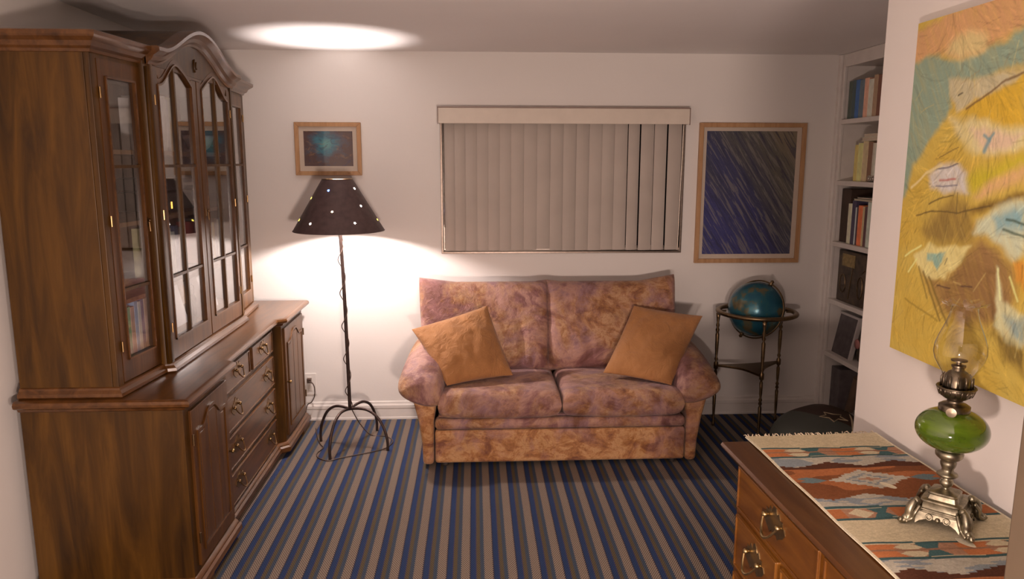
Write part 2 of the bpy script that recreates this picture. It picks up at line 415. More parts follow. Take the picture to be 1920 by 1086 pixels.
picture('small_framed_picture', -1.128, -.713, 1.632, 1.962, .026, None, None, (.028, .028, .032, .028), 'small wood framed picture of blurred teal and brown tones above the floor lamp', SMALLART)
t = NT('large_blue_streaked_art')
v = t.coord((1, 1, 1)); mp = t.N.new('ShaderNodeMapping'); mp.inputs['Rotation'].default_value = (0, math.radians(33), 0); mp.inputs['Scale'].default_value = (26, 1, 1.6)
t.l(v, mp.inputs['Vector'])
# rotate first, then stretch
mp.inputs['Scale'].default_value = (1, 1, 1); mp2 = t.N.new('ShaderNodeMapping'); mp2.inputs['Scale'].default_value = (30, 1, 2.2); t.l(mp.outputs[0], mp2.inputs['Vector'])
s1 = t.noise(mp2.outputs[0], 1.6, 6, .7, .3)
mp3 = t.N.new('ShaderNodeMapping'); mp3.inputs['Scale'].default_value = (9, 1, 1.5); mp3.inputs['Location'].default_value = (5, 2, 8); t.l(mp.outputs[0], mp3.inputs['Vector'])
s2 = t.noise(mp3.outputs[0], 1.3, 3, .5)
sp = t.N.new('ShaderNodeSeparateXYZ'); t.l(v, sp.inputs[0])
g = t.math('ADD', t.math('MULTIPLY', sp.outputs[0], .9), t.math('MULTIPLY', sp.outputs[2], .75))   # up and to the right: olive
g2 = t.math('ADD', g, t.math('MULTIPLY', t.math('SUBTRACT', s2, .5), .9))
cb = t.ramp(g2, [(.05, (.045, .05, .20)), (.35, (.05, .055, .11)), (.62, (.12, .115, .10)), (.9, (.24, .20, .13))])
cs = t.mix(t.math('MULTIPLY', t.math('GREATER_THAN', s1, .545), .6), cb, (.26, .24, .22))
cs = t.mix(t.math('MULTIPLY', t.math('LESS_THAN', s1, .43), .65), cs, (.025, .025, .075))
t.set(Base_Color=cs, Roughness=.6); BIGART = t.m
picture('large_framed_picture', 1.459, 2.166, 1.057, 1.970, .028, None, None, (.024, .03, .03, .024), 'large wood framed picture of diagonal blue and grey streaks beside the window', BIGART)

# power outlet with plug ----------------------------------------------
r = thing('wall_outlet', (-1.10, BACK, .178), 'white double wall outlet low on the back wall beside the sideboard', 'outlet')
M['plastic'] = plain('white_plastic', (.76, .72, .68), .35, var=.03)
MB().box((-1.150, BACK-.006, .178), (-1.062, BACK-.0005, .325)).build('cover_plate', M['plastic'], r, bevel=.003)
MB().box((-1.120, BACK-.009, .262), (-1.090, BACK-.0055, .30)).box((-1.120, BACK-.009, .205), (-1.090, BACK-.0055, .243)).build('socket', plain('ivory_socket', (.6, .55, .5), .4), r, bevel=.002)
M['cord'] = plain('brown_cord_rubber', (.06, .035, .025), .5)
p = thing('power_plug', (-1.105, BACK-.02, .27), 'dark plug and cord in the upper socket of the wall outlet', 'plug')
MB().box((-1.119, BACK-.035, .266), (-1.091, BACK-.0095, .296)).build('plug_body', M['cord'], p, bevel=.004)
cz = [(-1.105, BACK-.035, .281), (-1.095, BACK-.06, .284), (-1.075, BACK-.055, .27), (-1.065, BACK-.05, .235), (-1.068, BACK-.05, .18), (-1.09, BACK-.05, .14), (-1.12, BACK-.045, .115), (-1.14, BACK-.04, .02)]
def smooth_path(pts, n=6):
    P_ = [Vector(q) for q in pts]; out = []
    for i in range(len(P_)-1):
        p0, p1, p2, p3 = P_[max(i-1, 0)], P_[i], P_[i+1], P_[min(i+2, len(P_)-1)]
        for k in range(n):
            u = k/n; out.append(.5*((2*p1)+(-p0+p2)*u+(2*p0-5*p1+4*p2-p3)*u*u+(-p0+3*p1-3*p2+p3)*u**3))
    out.append(P_[-1]); return out
MB().tube(smooth_path(cz), .0035, 6).build('cord', M['cord'], p, smooth=True)

# large painting on the right wall -------------------------------------
PAINT = [
    ([(0.013, 2.094), (0.448, 2.141), (0.466, 2.032), (0.371, 2.01), (0.335, 1.997), (0.232, 1.988), (0.179, 2.011), (0.137, 2.01), (0.027, 2.006)], (198, 138, 88), 0.012),  #orange
    ([(0.026, 2.01), (0.149, 2.007), (0.233, 1.985), (0.315, 1.997), (0.372, 2.004), (0.466, 2.029), (0.481, 1.94), (0.4, 1.944), (0.345, 1.931), (0.241, 1.935), (0.212, 1.932), (0.221, 1.862), (0.179, 1.822), (0.139, 1.772), (0.071, 1.713), (0.057, 1.651), (0.033, 1.611), (-0.009, 1.601)], (132, 138, 112), 0.012),  #teal
    ([(0.178, 2.016), (0.201, 2.043), (0.275, 2.054), (0.339, 2.028), (0.334, 2.001), (0.243, 1.987)], (205, 168, 108), 0.02),  #hair
    ([(0.254, 1.852), (0.352, 1.892), (0.484, 1.92), (0.503, 1.801), (0.362, 1.825)], (200, 148, 40), 0.02),  #lightyellow
    ([(0.2, 1.94), (0.304, 1.935), (0.42, 1.939), (0.483, 1.93), (0.407, 1.902), (0.333, 1.883), (0.279, 1.858), (0.248, 1.85), (0.216, 1.897)], (185, 160, 120), 0.01),  #wing
    ([(0.211, 1.838), (0.322, 1.828), (0.403, 1.814), (0.503, 1.805), (0.512, 1.746), (0.433, 1.74), (0.378, 1.732), (0.313, 1.751), (0.256, 1.797)], (205, 175, 118), 0.015),  #bird
    ([(0.305, 1.802), (0.424, 1.798), (0.498, 1.783), (0.45, 1.753), (0.365, 1.748)], (208, 165, 130), 0.015),  #birdpink
    ([(0.153, 1.684), (0.203, 1.718), (0.275, 1.724), (0.312, 1.694), (0.335, 1.644), (0.277, 1.644), (0.171, 1.644)], (195, 172, 155), 0.012),  #patch
    ([(0.138, 1.54), (0.193, 1.589), (0.267, 1.633), (0.335, 1.619), (0.362, 1.553), (0.356, 1.514), (0.17, 1.498)], (138, 103, 45), 0.03),  #brownA
    ([(0.342, 1.701), (0.514, 1.734), (0.518, 1.713), (0.406, 1.678), (0.342, 1.64), (0.314, 1.68)], (185, 155, 35), 0.02),  #lime
    ([(0.349, 1.636), (0.406, 1.678), (0.517, 1.715), (0.523, 1.679), (0.446, 1.661), (0.374, 1.632)], (205, 150, 95), 0.015),  #pinkband
    ([(0.341, 1.603), (0.395, 1.626), (0.527, 1.657), (0.53, 1.635), (0.435, 1.617), (0.356, 1.591)], (120, 85, 30), 0.012),  #brownB
    ([(0.358, 1.539), (0.373, 1.574), (0.418, 1.6), (0.452, 1.626), (0.531, 1.632), (0.551, 1.51), (0.514, 1.493), (0.468, 1.526), (0.408, 1.544)], (190, 178, 140), 0.014),  #whiteR
    ([(0.435, 1.592), (0.533, 1.62), (0.541, 1.571), (0.454, 1.558)], (128, 148, 140), 0.018),  #blueR
    ([(0.17, 1.417), (0.258, 1.405), (0.344, 1.496), (0.39, 1.528), (0.471, 1.511), (0.516, 1.478), (0.538, 1.405), (0.508, 1.34), (0.343, 1.3), (0.245, 1.336)], (138, 95, 52), 0.03),  #brownC
    ([(0.115, 1.456), (0.184, 1.492), (0.265, 1.504), (0.357, 1.507), (0.321, 1.465), (0.269, 1.411), (0.199, 1.396), (0.143, 1.426)], (210, 180, 112), 0.008),  #eye
    ([(0.18, 1.466), (0.263, 1.489), (0.254, 1.46), (0.231, 1.426), (0.213, 1.445), (0.183, 1.446)], (138, 155, 130), 0.006),  #eyeteal
    ([(0.516, 1.491), (0.553, 1.496), (0.564, 1.428), (0.532, 1.442)], (200, 122, 38), 0.012),  #orangeR
    ([(0.47, 1.468), (0.492, 1.399), (0.573, 1.373), (0.586, 1.294), (0.525, 1.291), (0.473, 1.333)], (195, 175, 125), 0.008),  #spike
    ([(0.503, 1.366), (0.575, 1.361), (0.583, 1.31), (0.539, 1.317)], (140, 142, 125), 0.015),  #spikeblue
    ([(0.48, 1.314), (0.586, 1.294), (0.595, 1.239), (0.522, 1.251)], (118, 88, 35), 0.02),  #brownD
]
STROKES = [
    ([(0.365, 1.787), (0.386, 1.777), (0.399, 1.792)], (110, 130, 125), 0.004),
    ([(0.386, 1.777), (0.371, 1.747)], (110, 130, 125), 0.006),
    ([(0.286, 1.857), (0.353, 1.885), (0.423, 1.917), (0.483, 1.928)], (110, 75, 40), 0.003),
    ([(0.182, 1.702), (0.243, 1.711), (0.275, 1.721)], (70, 60, 70), 0.002),
    ([(0.203, 1.673), (0.271, 1.679)], (170, 90, 75), 0.003),
    ([(0.189, 1.655), (0.28, 1.663)], (110, 95, 100), 0.002),
    ([(0.165, 1.606), (0.222, 1.628), (0.267, 1.635)], (90, 65, 30), 0.002),
    ([(0.112, 1.569), (0.18, 1.589), (0.296, 1.592), (0.416, 1.617)], (90, 65, 30), 0.002),
    ([(0.284, 1.642), (0.29, 1.589)], (90, 70, 40), 0.0015),
    ([(0.073, 1.448), (0.112, 1.471), (0.146, 1.488)], (220, 200, 120), 0.003),
    ([(0.096, 1.406), (0.132, 1.447)], (220, 200, 120), 0.003),
    ([(0.237, 1.387), (0.295, 1.389)], (80, 50, 40), 0.002),
    ([(0.338, 1.401), (0.379, 1.406)], (80, 50, 40), 0.002),
    ([(0.073, 1.648), (0.139, 1.691), (0.208, 1.714)], (215, 180, 120), 0.004),
    ([(0.477, 1.586), (0.539, 1.581)], (60, 70, 50), 0.003),
    ([(0.471, 1.563), (0.544, 1.551)], (70, 80, 60), 0.003),
    ([(0.469, 1.465), (0.486, 1.395)], (220, 205, 140), 0.003),
    ([(0.51, 1.451), (0.546, 1.4)], (210, 190, 110), 0.003),
    ([(0.193, 1.735), (0.269, 1.762)], (110, 80, 40), 0.0015),
    ([(0.247, 1.894), (0.264, 1.901)], (50, 40, 30), 0.002),
    ([(0.263, 1.45), (0.271, 1.47)], (90, 80, 60), 0.0015),
    ([(0.093, 1.323), (0.252, 1.292)], (150, 115, 40), 0.003),
    ([(0.171, 1.414), (0.264, 1.295)], (120, 90, 35), 0.004),
    ([(0.198, 1.403), (0.3, 1.288)], (120, 90, 35), 0.004),
    ([(0.146, 1.426), (0.2, 1.343)], (130, 100, 40), 0.003),
]

def paint_big(u, v):
    a = .035+u*1.10; z = 1.162+v*.95; REF = (216, 189, 170)
    wx = (fbm(a*22, z*22)-.5)*.05; wy = (fbm(a*22+40, z*22+9)-.5)*.05
    n = fbm(a*9, z*14, 5)[:, None]
    C = np.array(alb((188, 140, 45), REF))[None, :]*(1-n)+np.array(alb((196, 158, 72), REF))[None, :]*n
    for poly, c, s_ in PAINT:
        d = sdpoly(a+wx*.5, z+wy*.5, poly); m = np.clip(.5-d/(2*s_), 0, 1); m = m*m*(3-2*m)*.95
        st = fbm((a*math.cos(.6)+z*math.sin(.6))*130, (z*math.cos(.6)-a*math.sin(.6))*14, 3)
        m = np.clip(m*(.72+.55*st), 0, 1)
        C = lay(C, m, alb(c, REF))
    hair = fbm((a*math.cos(.5)+z*math.sin(.5))*150+3, (z*math.cos(.5)-a*math.sin(.5))*10, 3)
    C = C*(.92+.16*hair)[:, None]
    # extra loose strokes
    rs = np.random.RandomState(3)
    for k in range(110):
        x0, z0 = rs.uniform(.03, 1.0), rs.uniform(1.2, 1.95); th = rs.normal(.9, .7); L = rs.uniform(.02, .075)
        x1, z1 = x0+math.cos(th)*L, z0+math.sin(th)*L
        c = [(110, 80, 40), (225, 190, 110), (150, 105, 60), (205, 165, 80)][rs.randint(4)]
        sel = (np.abs(a-x0) < .1) & (np.abs(z-z0) < .1); idx = np.where(sel)[0]
        d = sdline(a[idx], z[idx], [(x0, z0), (x1, z1)]); m = np.clip(1-d/.003, 0, 1)*.3
        C[idx] = C[idx]*(1-m[:, None])+np.array(alb(c, REF))[None, :]*m[:, None]
    for k in range(2600):                        # fine brushwork following a swirling direction
        x0, z0 = rs.uniform(.03, 1.13), rs.uniform(1.16, 2.11); th = 2.1*math.sin(x0*5.2+1.3*math.sin(z0*6))+.9*math.cos(z0*7-x0*3)+rs.normal(0, .22); L = rs.uniform(.02, .07)
        idx = np.where((np.abs(a-x0) < .075) & (np.abs(z-z0) < .075))[0]
        if len(idx) == 0: continue
        w1 = rs.uniform(.0014, .0032); f_ = rs.choice([.62, .74, .85, 1.15, 1.28])
        d = sdline(a[idx], z[idx], [(x0, z0), (x0+math.cos(th)*L, z0+math.sin(th)*L)]); m = np.clip(1.2-d/w1, 0, 1)[:, None]*.55
        C[idx] = C[idx]*(1-m)+np.minimum(C[idx]*f_, .9)*m
    for pts, c, w_ in STROKES:
        d = sdline(a+wx*.15, z+wy*.15, pts); m = np.clip(1.3-d/(w_*1.2), 0, 1)*.85; C = lay(C, m, alb(c, REF))
    return C
M['canvas'] = vcol('painted_canvas', .8, .12, .15, (90, 90, 90))
r = thing('abstract_painting', (1.298, 1.65, 1.162), 'large unframed yellow and brown abstract painting on canvas on the right wall', 'painting')
painted('canvas', (1.272, 2.170, 1.162), (0, -1.10, 0), (0, 0, .95), 400, 340, paint_big, M['canvas'], r, .012)
M['stretch'] = plain('canvas_edge', (.50, .40, .24), .8)
MB().box((1.2845, 1.072, 1.164), (1.2995, 2.168, 2.110)).build('stretcher', M['stretch'], r)
# ================================================================ SIDEBOARD (lower half of the breakfront)
XB = -1.715        # back of the furniture
def offset_path(pts, d):
    """front path (increasing Y) moved outwards: +X for faces looking +X"""
    out = []; n = len(pts)
    for i in range(n):
        p = Vector(pts[i]); nr = []
        for a, b in ((i-1, i), (i, i+1)):
            if a >= 0 and b < n:
                e = (Vector(pts[b])-Vector(pts[a])).normalized(); nr.append(Vector((e.y, -e.x)))
        if len(nr) == 2:
            m = (nr[0]+nr[1]).normalized(); k = d/max(.35, m.dot(nr[0])); out.append(p+m*k)
        else: out.append(p+nr[0]*d)
    return [(q.x, q.y) for q in out]
BASEP = [(XB, 2.785), (-1.115, 2.785), (-1.115, 3.285), (-1.160, 3.325), (-1.160, 4.215), (-1.115, 4.255), (-1.115, 4.765), (XB, 4.765)]
def moulding(mb, path, prof, back=XB, taper=True):
    """prof: list of (offset, z), swept round the three visible sides"""
    secs = []
    for d, z in prof:
        q = offset_path(path, d); q[0] = (back-.0, q[0][1]); q[-1] = (back-.0, q[-1][1]); secs.append([(x, y, z) for x, y in q])
    mb.loft(secs, cap=True)
sb = thing('sideboard', (-1.42, 3.775, 0), 'dark cherry breakfront sideboard with drawers and panelled doors, carrying the glazed cabinet', 'sideboard')
b = MB(); moulding(b, BASEP, [(-.002, .085), (0, .086), (0, .786), (-.002, .786)]); b.build('carcase', M['hutch'], sb, bevel=.002)
b = MB(); moulding(b, BASEP, [(0, .784), (.012, .790), (.018, .802), (.034, .806), (.042, .812), (.044, .822), (.040, .832), (.030, .8365), (.018, .8365)])
b.build('top', M['hutchh'], sb, smooth=True, auto=.5)
b = MB(); moulding(b, BASEP, [(-.002, .030), (.022, .031), (.028, .040), (.026, .062), (.016, .070), (.016, .076), (.006, .088), (-.003, .092)])
b.build('plinth', M['hutchh'], sb, smooth=True, auto=.5)
for (y0, y1) in ((2.77, 2.95), (4.60, 4.78)):
    MB().prism([(y0, 0), (y0+(.0 if y0 < 3 else .03), .031), (y1, .031), (y1-(.03 if y0 < 3 else 0), 0)], 0, -1.20, -1.095).build('foot', M['hutchh'], sb, bevel=.004)
    MB().box((-1.70, y0+.02, 0), (-1.62, y1-.02, .031)).build('foot', M['hutchh'], sb, bevel=.004)

def cathedral(y0, y1, z0, z1, rise, n=9):
    """outline of a panel with a shouldered ogee top, in (y, z)"""
    c = (y0+y1)/2; pts = [(y0, z0), (y1, z0), (y1, z1-rise)]
    w = y1-y0
    for k in range(n*2+1):
        u = 1-k/(n*2); s = abs(u-.5)*2
        zz = z1-rise*(.5-.5*math.cos(PI*min(1, max(0, (s-.15)/.62))))
        pts.append((y0+w*(.04+.92*u), zz))
    pts.append((y0, z1-rise)); return pts
def ring_prism(mb, outer_fn, y0, y1, z0, z1, rise, d0, d1, x0, x1):
    A = cathedral(y0-d0, y1+d0, z0-d0, z1+d0, rise); B = cathedral(y0-d1, y1+d1, z0-d1, z1+d1, rise)
    s = [[(x0, p[0], p[1]) for p in A], [(x1, p[0], p[1]) for p in A], [(x1, p[0], p[1]) for p in B], [(x0, p[0], p[1]) for p in B]]
    mb.loft(s, cap=False)
def panel_door(x, y0, y1, z0, z1, root, knob_y):
    b = MB().box((x-.004, y0, z0), (x+.012, y1, z1)); d = b.build('door', M['hutchf'], root, bevel=.003)
    b = MB(); ring_prism(b, None, y0+.055, y1-.055, z0+.06, z1-.05, .055, .0, .012, x+.010, x+.018)
    b.build('panel_moulding', M['hutchf'], d, smooth=True, auto=.5)
    P_ = cathedral(y0+.066, y1-.066, z0+.071, z1-.061, .055); w = (y1-y0-.132)/3
    b = MB()
    for k in range(3):
        a, c = y0+.066+k*w+.003, y0+.066+(k+1)*w-.003
        q = [p for p in P_]
        def zt(y):
            u = (y-(y0+.066))/(y1-y0-.132); s = abs(u-.5)*2
            return z1-.061-.055*(.5-.5*math.cos(PI*min(1, max(0, (s-.15)/.62))))
        m = 6; top = [(c-(c-a)*i/m, zt(c-(c-a)*i/m)) for i in range(m+1)]
        b.prism([(a, z0+.071), (c, z0+.071)]+top, 0, x+.010, x+.0155)
    b.build('raised_panel', M['hutchf'], d, bevel=.002)
    if knob_y:
        MB().lathe([(.006, 0), (.004, .008), (.009, .014), (.009, .02), (0, .024)], (0, 0, 0), 14).xform(Matrix.Translation((x+.012, knob_y, .44)) @ Matrix.Rotation(PI/2, 4, 'Y')).build('knob', M['brass'], d, smooth=True)
    for z in (z0+.12, z1-.12):
        yy = y0 if knob_y and knob_y > (y0+y1)/2 else y1
        MB().tube([(x+.014, yy, z-.022), (x+.014, yy, z+.022)], .0045, 8).build('hinge', M['dbrass'], d)
    return d
panel_door(-1.115, 2.835, 3.255, .115, .765, sb, 3.235)
panel_door(-1.115, 4.285, 4.735, .115, .765, sb, 4.305)

def bail_pull(x, y, z, s, parent, sgn=1, axis='x', mat=None):
    """ornate pierced backplate with a swinging bail; faces sgn*X"""
    mat = mat or M['brass']; b = MB()
    # backplate outline (y, z)
    half = [(0, -.020), (.010, -.016), (.016, -.022), (.026, -.016), (.036, -.012), (.046, -.002), (.040, .006), (.034, .005), (.034, .014), (.024, .013), (.018, .022), (.010, .015), (.006, .026), (0, .030)]
    out = [(p[0]*s*1.12, p[1]*s*1.3) for p in half]+[(-p[0]*s*1.12, p[1]*s*1.3) for p in half[::-1][1:-1]]
    b.prism([(y+p[0], z+p[1]) for p in out], 0, x, x+sgn*.002)
    for e in (-1, 1):
        b.sphere((x+sgn*.008*s, y+e*.031*s, z+.004*s), .0065*s, 10, 8); b.tube([(x, y+e*.031*s, z+.004*s), (x+sgn*.01*s, y+e*.031*s, z+.004*s)], .003*s, 6)
    pts = []
    for k in range(17):
        u = -1+2*k/16; dz = -.031*(1-abs(u)**2.1); pts.append((x+sgn*(.010+.013*(1-u*u))*s, y+u*.033*s, z+.002*s+dz*s))
    b.tube(pts, [(.0022+.0014*(1-(abs(-1+2*k/16))**.7))*s for k in range(17)], 8)
    return b.build('handle', mat, parent, smooth=True, auto=.7)
def drawer(x, y0, y1, z0, z1, root, pulls, sgn=1, mat=None, s=1.25, pm=None):
    b = MB().box((x-sgn*.01, y0, z0), (x+sgn*.010, y1, z1)); d = b.build('drawer', mat or M['hutchh'], root, bevel=.0025)
    e = .007; b = MB()
    b.frame(0, y0+.0008, y1-.0008, z0+.0008, z1-.0008, e, x, x+sgn*.0145)
    b.build('edge_bead', mat or M['hutchh'], d, bevel=.002)
    for y in pulls: bail_pull(x+sgn*.010, y, (z0+z1)/2+.012, s, d, sgn, mat=pm or M['bronze'])
    return d
XD = -1.160
for (y0, y1, p) in ((3.365, 3.755, [3.56]), (3.80, 4.185, [3.99])): drawer(XD, y0, y1, .655, .775, sb, p)
for (z0, z1) in ((.465, .628), (.282, .440), (.105, .255)): drawer(XD, 3.365, 4.185, z0, z1, sb, [3.50, 4.05])
for y in (3.335, 4.195): MB().box((XD-.002, y, .09), (XD+.004, y+.022, .786)).build('pilaster', M['hutch'], sb, bevel=.002)

# ================================================================ GLAZED CABINET (upper half)
ZB, ZT = .837, 2.10
UP = [(XB, 2.80), (-1.350, 2.80), (-1.318, 3.135), (-1.288, 3.150), (-1.288, 4.160), (-1.318, 4.175), (-1.350, 4.570), (XB, 4.570)]
YC = (3.150+4.160)/2
gc = thing('glazed_cabinet', (-1.50, YC, ZB), 'tall dark cherry display cabinet with glazed doors and a curved pediment, standing on the sideboard', 'cabinet')
b = MB(); moulding(b, UP, [(-.002, .0+ZB), (.016, ZB), (.022, ZB+.006), (.020, ZB+.018), (.008, ZB+.028), (.006, ZB+.036), (-.002, ZB+.040)])
b.build('base_moulding', M['hutchh'], gc, smooth=True, auto=.5)
b = MB().box((XB, 2.80, ZB+.03), (-1.3725, 2.822, ZT)); b.build('side_panel', M['hutch'], gc, bevel=.002)
b = MB().box((XB, 4.548, ZB+.03), (-1.3725, 4.570, ZT)); b.build('side_panel', M['hutch'], gc, bevel=.002)
b = MB().box((XB, 2.823, ZB+.035), (XB+.012, 4.547, ZT)); b.build('back_panel', M['inside'], gc)
ins = lambda d: [(XB+.013, 2.824)]+offset_path(UP, -d)[1:-1][:0]+[(-1.375, 2.824), (-1.345, 3.135), (-1.318, 3.150), (-1.318, 4.160), (-1.345, 4.175), (-1.375, 4.546)]+[(XB+.013, 4.546)]
MB().prism(ins(0), 2, ZB+.038, ZB+.058).build('bottom_board', M['inside'], gc)
MB().prism([(x, y) for x, y in ins(0)], 2, ZT-.02, ZT-.002).build('top_board', M['inside'], gc)
shelfz = [1.175, 1.475, 1.755]
for z in shelfz: MB().prism([(min(x, -1.352), y) for x, y in ins(0)], 2, z-.009, z+.009).build('shelf', M['inside'], gc, bevel=.002)
# frame posts (canted and rounded columns beside the centre doors)
def post(pts, z0, z1, name='post'):
    b = MB().prism(pts, 2, z0, z1); return b.build(name, M['hutch'], gc, bevel=.003)
post([(-1.372, 2.8), (-1.350, 2.8), (-1.3465, 2.836), (-1.370, 2.836)], ZB+.035, ZT)
post([(-1.372, 4.57), (-1.350, 4.57), (-1.3465, 4.534), (-1.370, 4.534)], ZB+.035, ZT)
for (yy, sg) in ((3.150, 1), (4.160, -1)):
    b = MB(); c = (-1.316, yy+sg*.006)
    arc = [(c[0]+.030*math.cos(a), c[1]-sg*.030*math.sin(a)) for a in [PI/2*k/8 for k in range(9)]]
    poly = [(-1.352, yy-sg*.024)]+arc[::-1]+[(-1.286, yy+sg*.02), (-1.352, yy+sg*.02)]
    b.prism(poly, 2, ZB+.035, ZT+.03); b.build('column', M['hutch'], gc, smooth=True, auto=.7)
    MB().tube([(-1.297, yy-sg*.020, ZB+.04), (-1.297, yy-sg*.020, ZT-.01)], .006, 8).build('column_bead', M['hutch'], gc, smooth=True)

class Pl:
    """local (s, z, out) frame on a door plane"""
    def __init__(s, p0, p1): s.p = Vector((*p0, 0)); d = Vector((*p1, 0))-s.p; s.L = d.length; s.d = d/s.L; s.n = Vector((s.d.y, -s.d.x, 0))
    def __call__(s, u, z, o=0): return tuple(s.p+s.d*u+s.n*o+Vector((0, 0, z)))
def plate(mb, pl, poly, o0, o1):
    n = len(poly); vs = [pl(u, z, o0) for u, z in poly]+[pl(u, z, o1) for u, z in poly]
    mb.add(vs, [tuple(range(n))[::-1], tuple(range(n, 2*n))]+[(i, (i+1) % n, n+(i+1) % n, n+i) for i in range(n)]); return mb
def strip(mb, pl, u, zlo, zhi, o0, o1):
    """solid between two z-curves over the list u"""
    lo = [(a, zl) for a, zl in zip(u, zlo)]; hi = [(a, zh) for a, zh in zip(u, zhi)]
    for i in range(len(u)-1):
        plate(mb, pl, [lo[i], lo[i+1], hi[i+1], hi[i]], o0, o1)
    return mb
Z0, Z1 = ZB+.045, 2.085
GZ0 = Z0+.085
def glazed_door(p0, p1, st0, st1, topfn, muntin_u, root, knob_u=None, hinge_u=None, toprail=None):
    pl = Pl(p0, p1); L = pl.L; T = .020
    u0, u1 = st0, L-st1; N = 26; us = [u0+(u1-u0)*k/N for k in range(N+1)]
    b = MB(); plate(b, pl, [(.002, Z0), (st0, Z0), (st0, Z1), (.002, Z1)], -T, 0); plate(b, pl, [(L-st1, Z0), (L-.002, Z0), (L-.002, Z1), (L-st1, Z1)], -T, 0)
    plate(b, pl, [(st0, Z0), (L-st1, Z0), (L-st1, GZ0), (st0, GZ0)], -T, 0)
    tz = [topfn((u-u0)/(u1-u0)) for u in us]
    hi = toprail or (lambda s: Z1)
    strip(b, pl, us, tz, [max(hi((u-u0)/(u1-u0)), z+.02) for u, z in zip(us, tz)], -T, 0)
    d = b.build('door', M['hutchf'], root)
    # beads round the glass
    b = MB(); e = .007
    plate(b, pl, [(u0-e, GZ0-e), (u0, GZ0-e), (u0, tz[0]+e), (u0-e, tz[0]+e)], 0, .005); plate(b, pl, [(u1, GZ0-e), (u1+e, GZ0-e), (u1+e, tz[-1]+e), (u1, tz[-1]+e)], 0, .005)
    plate(b, pl, [(u0-e, GZ0-e), (u1+e, GZ0-e), (u1+e, GZ0), (u0-e, GZ0)], 0, .005)
    strip(b, pl, us, tz, [z+.008 for z in tz], 0, .006)
    b.build('glass_bead', M['hutchh'], d)
    tf = lambda u: topfn((u-u0)/(u1-u0))
    for mu in muntin_u:
        b = MB(); plate(b, pl, [(mu-.007, GZ0), (mu+.007, GZ0), (mu+.007, tf(mu)), (mu-.007, tf(mu))], -.014, .002); b.build('glazing_bar', M['hutch'], d)
    for z in (1.232, 1.70):
        b = MB(); plate(b, pl, [(u0, z-.006), (u1, z-.006), (u1, z+.006), (u0, z+.006)], -.013, .001); b.build('glazing_bar', M['hutch'], d)
    b = MB(); poly = [(u0, GZ0-.002), (u1, GZ0-.002)]+[(u, z+.002) for u, z in zip(us[::-1], tz[::-1])]
    plate(b, pl, poly, -.0105, -.0085); b.build('glass_pane', M['glass'], d)
    if hinge_u is not None:
        for z in (Z0+.14, Z1-.12, 1.50):
            MB().tube([pl(hinge_u, z-.02, .004), pl(hinge_u, z+.02, .004)], .0045, 8).build('hinge', M['bronze'], d)
    if knob_u is not None:
        b = MB(); c = pl(knob_u, 1.478, .0)
        q = []
        for k in range(14):
            a = 2*PI*k/14; r = .012*(1+.28*math.cos(3*a)); q.append((knob_u+r*.75*math.cos(a), 1.478+1.5*r*math.sin(a)))
        plate(b, pl, q, 0, .002); b.sphere(pl(knob_u, 1.484, .008), .006, 10, 8); b.tube([pl(knob_u, 1.484, 0), pl(knob_u, 1.484, .008)], .003, 6)
        b.tube([pl(knob_u, 1.478, .006), pl(knob_u, 1.44, .008)], [.002, .0035], 6)
        b.build('key_handle', M['dbrass'], d, smooth=True, auto=.7)
    return d
flat = lambda z: (lambda s: z)
glazed_door((-1.3465, 2.838), (-1.3185, 3.122), .052, .045, flat(2.02), [], gc, knob_u=.262, hinge_u=.004)
glazed_door((-1.3185, 4.188), (-1.3465, 4.532), .050, .058, flat(2.02), [], gc, knob_u=.02, hinge_u=.34)
# centre doors with an ogee glass head; s runs outer edge -> meeting stile
def headc(s):
    if s < .55: return 2.025+.100*(.5-.5*math.cos(PI*s/.55))
    t_ = (s-.55)/.45; return 2.125-.075*t_**1.3
YM = YC
glazed_door((-1.290, 3.172), (-1.290, YM-.004), .050, .062, headc, [.052+.17], gc, hinge_u=.004, knob_u=None, toprail=lambda s: headc(s)+.028)
glazed_door((-1.290, YM+.004), (-1.290, 4.138), .062, .050, lambda s: headc(1-s), [.062+.185], gc, hinge_u=.458, knob_u=.03, toprail=lambda s: headc(1-s)+.028)
# pediment: curve of the top, flat - ogee - crown
def ped(y):
    s = abs(y-YC)/.505
    if s >= 1: return ZT+.0
    a = .5+.5*math.cos(PI*min(1, s/.92)); return ZT+.002+.135*a**.85
NP = 44; ys = [3.150+(4.160-3.150)*k/NP for k in range(NP+1)]
plf = Pl((-1.290, 3.150), (-1.290, 4.160))
def lowz(y):
    s = (y-3.222)/(YM-.066-3.222) if y < YM else (4.088-y)/(4.088-YM-.066)
    return headc(min(1, max(0, s)))+.026 if 0 <= s <= 1 else (2.085 if s < 0 else 2.088)
b = MB(); strip(b, plf, [y-3.150 for y in ys], [max(2.05, lowz(y)) for y in ys], [max(ped(y)+.012, lowz(y)+.01) for y in ys], -.020, -.003)
b.build('pediment_board', M['hutchf'], gc)
b = MB(); q = [(YM+.017*math.cos(2*PI*k/20)*(.8), 2.155+.030*math.sin(2*PI*k/20)) for k in range(20)]
plate(b, plf, [(y-3.15, z) for y, z in q], -.004, .006); plate(b, plf, [((y-YM)*.55+YM-3.15, (z-2.155)*.6+2.155) for y, z in q], .005, .012)
b.build('carved_rosette', M['hutch'], gc, bevel=.003)
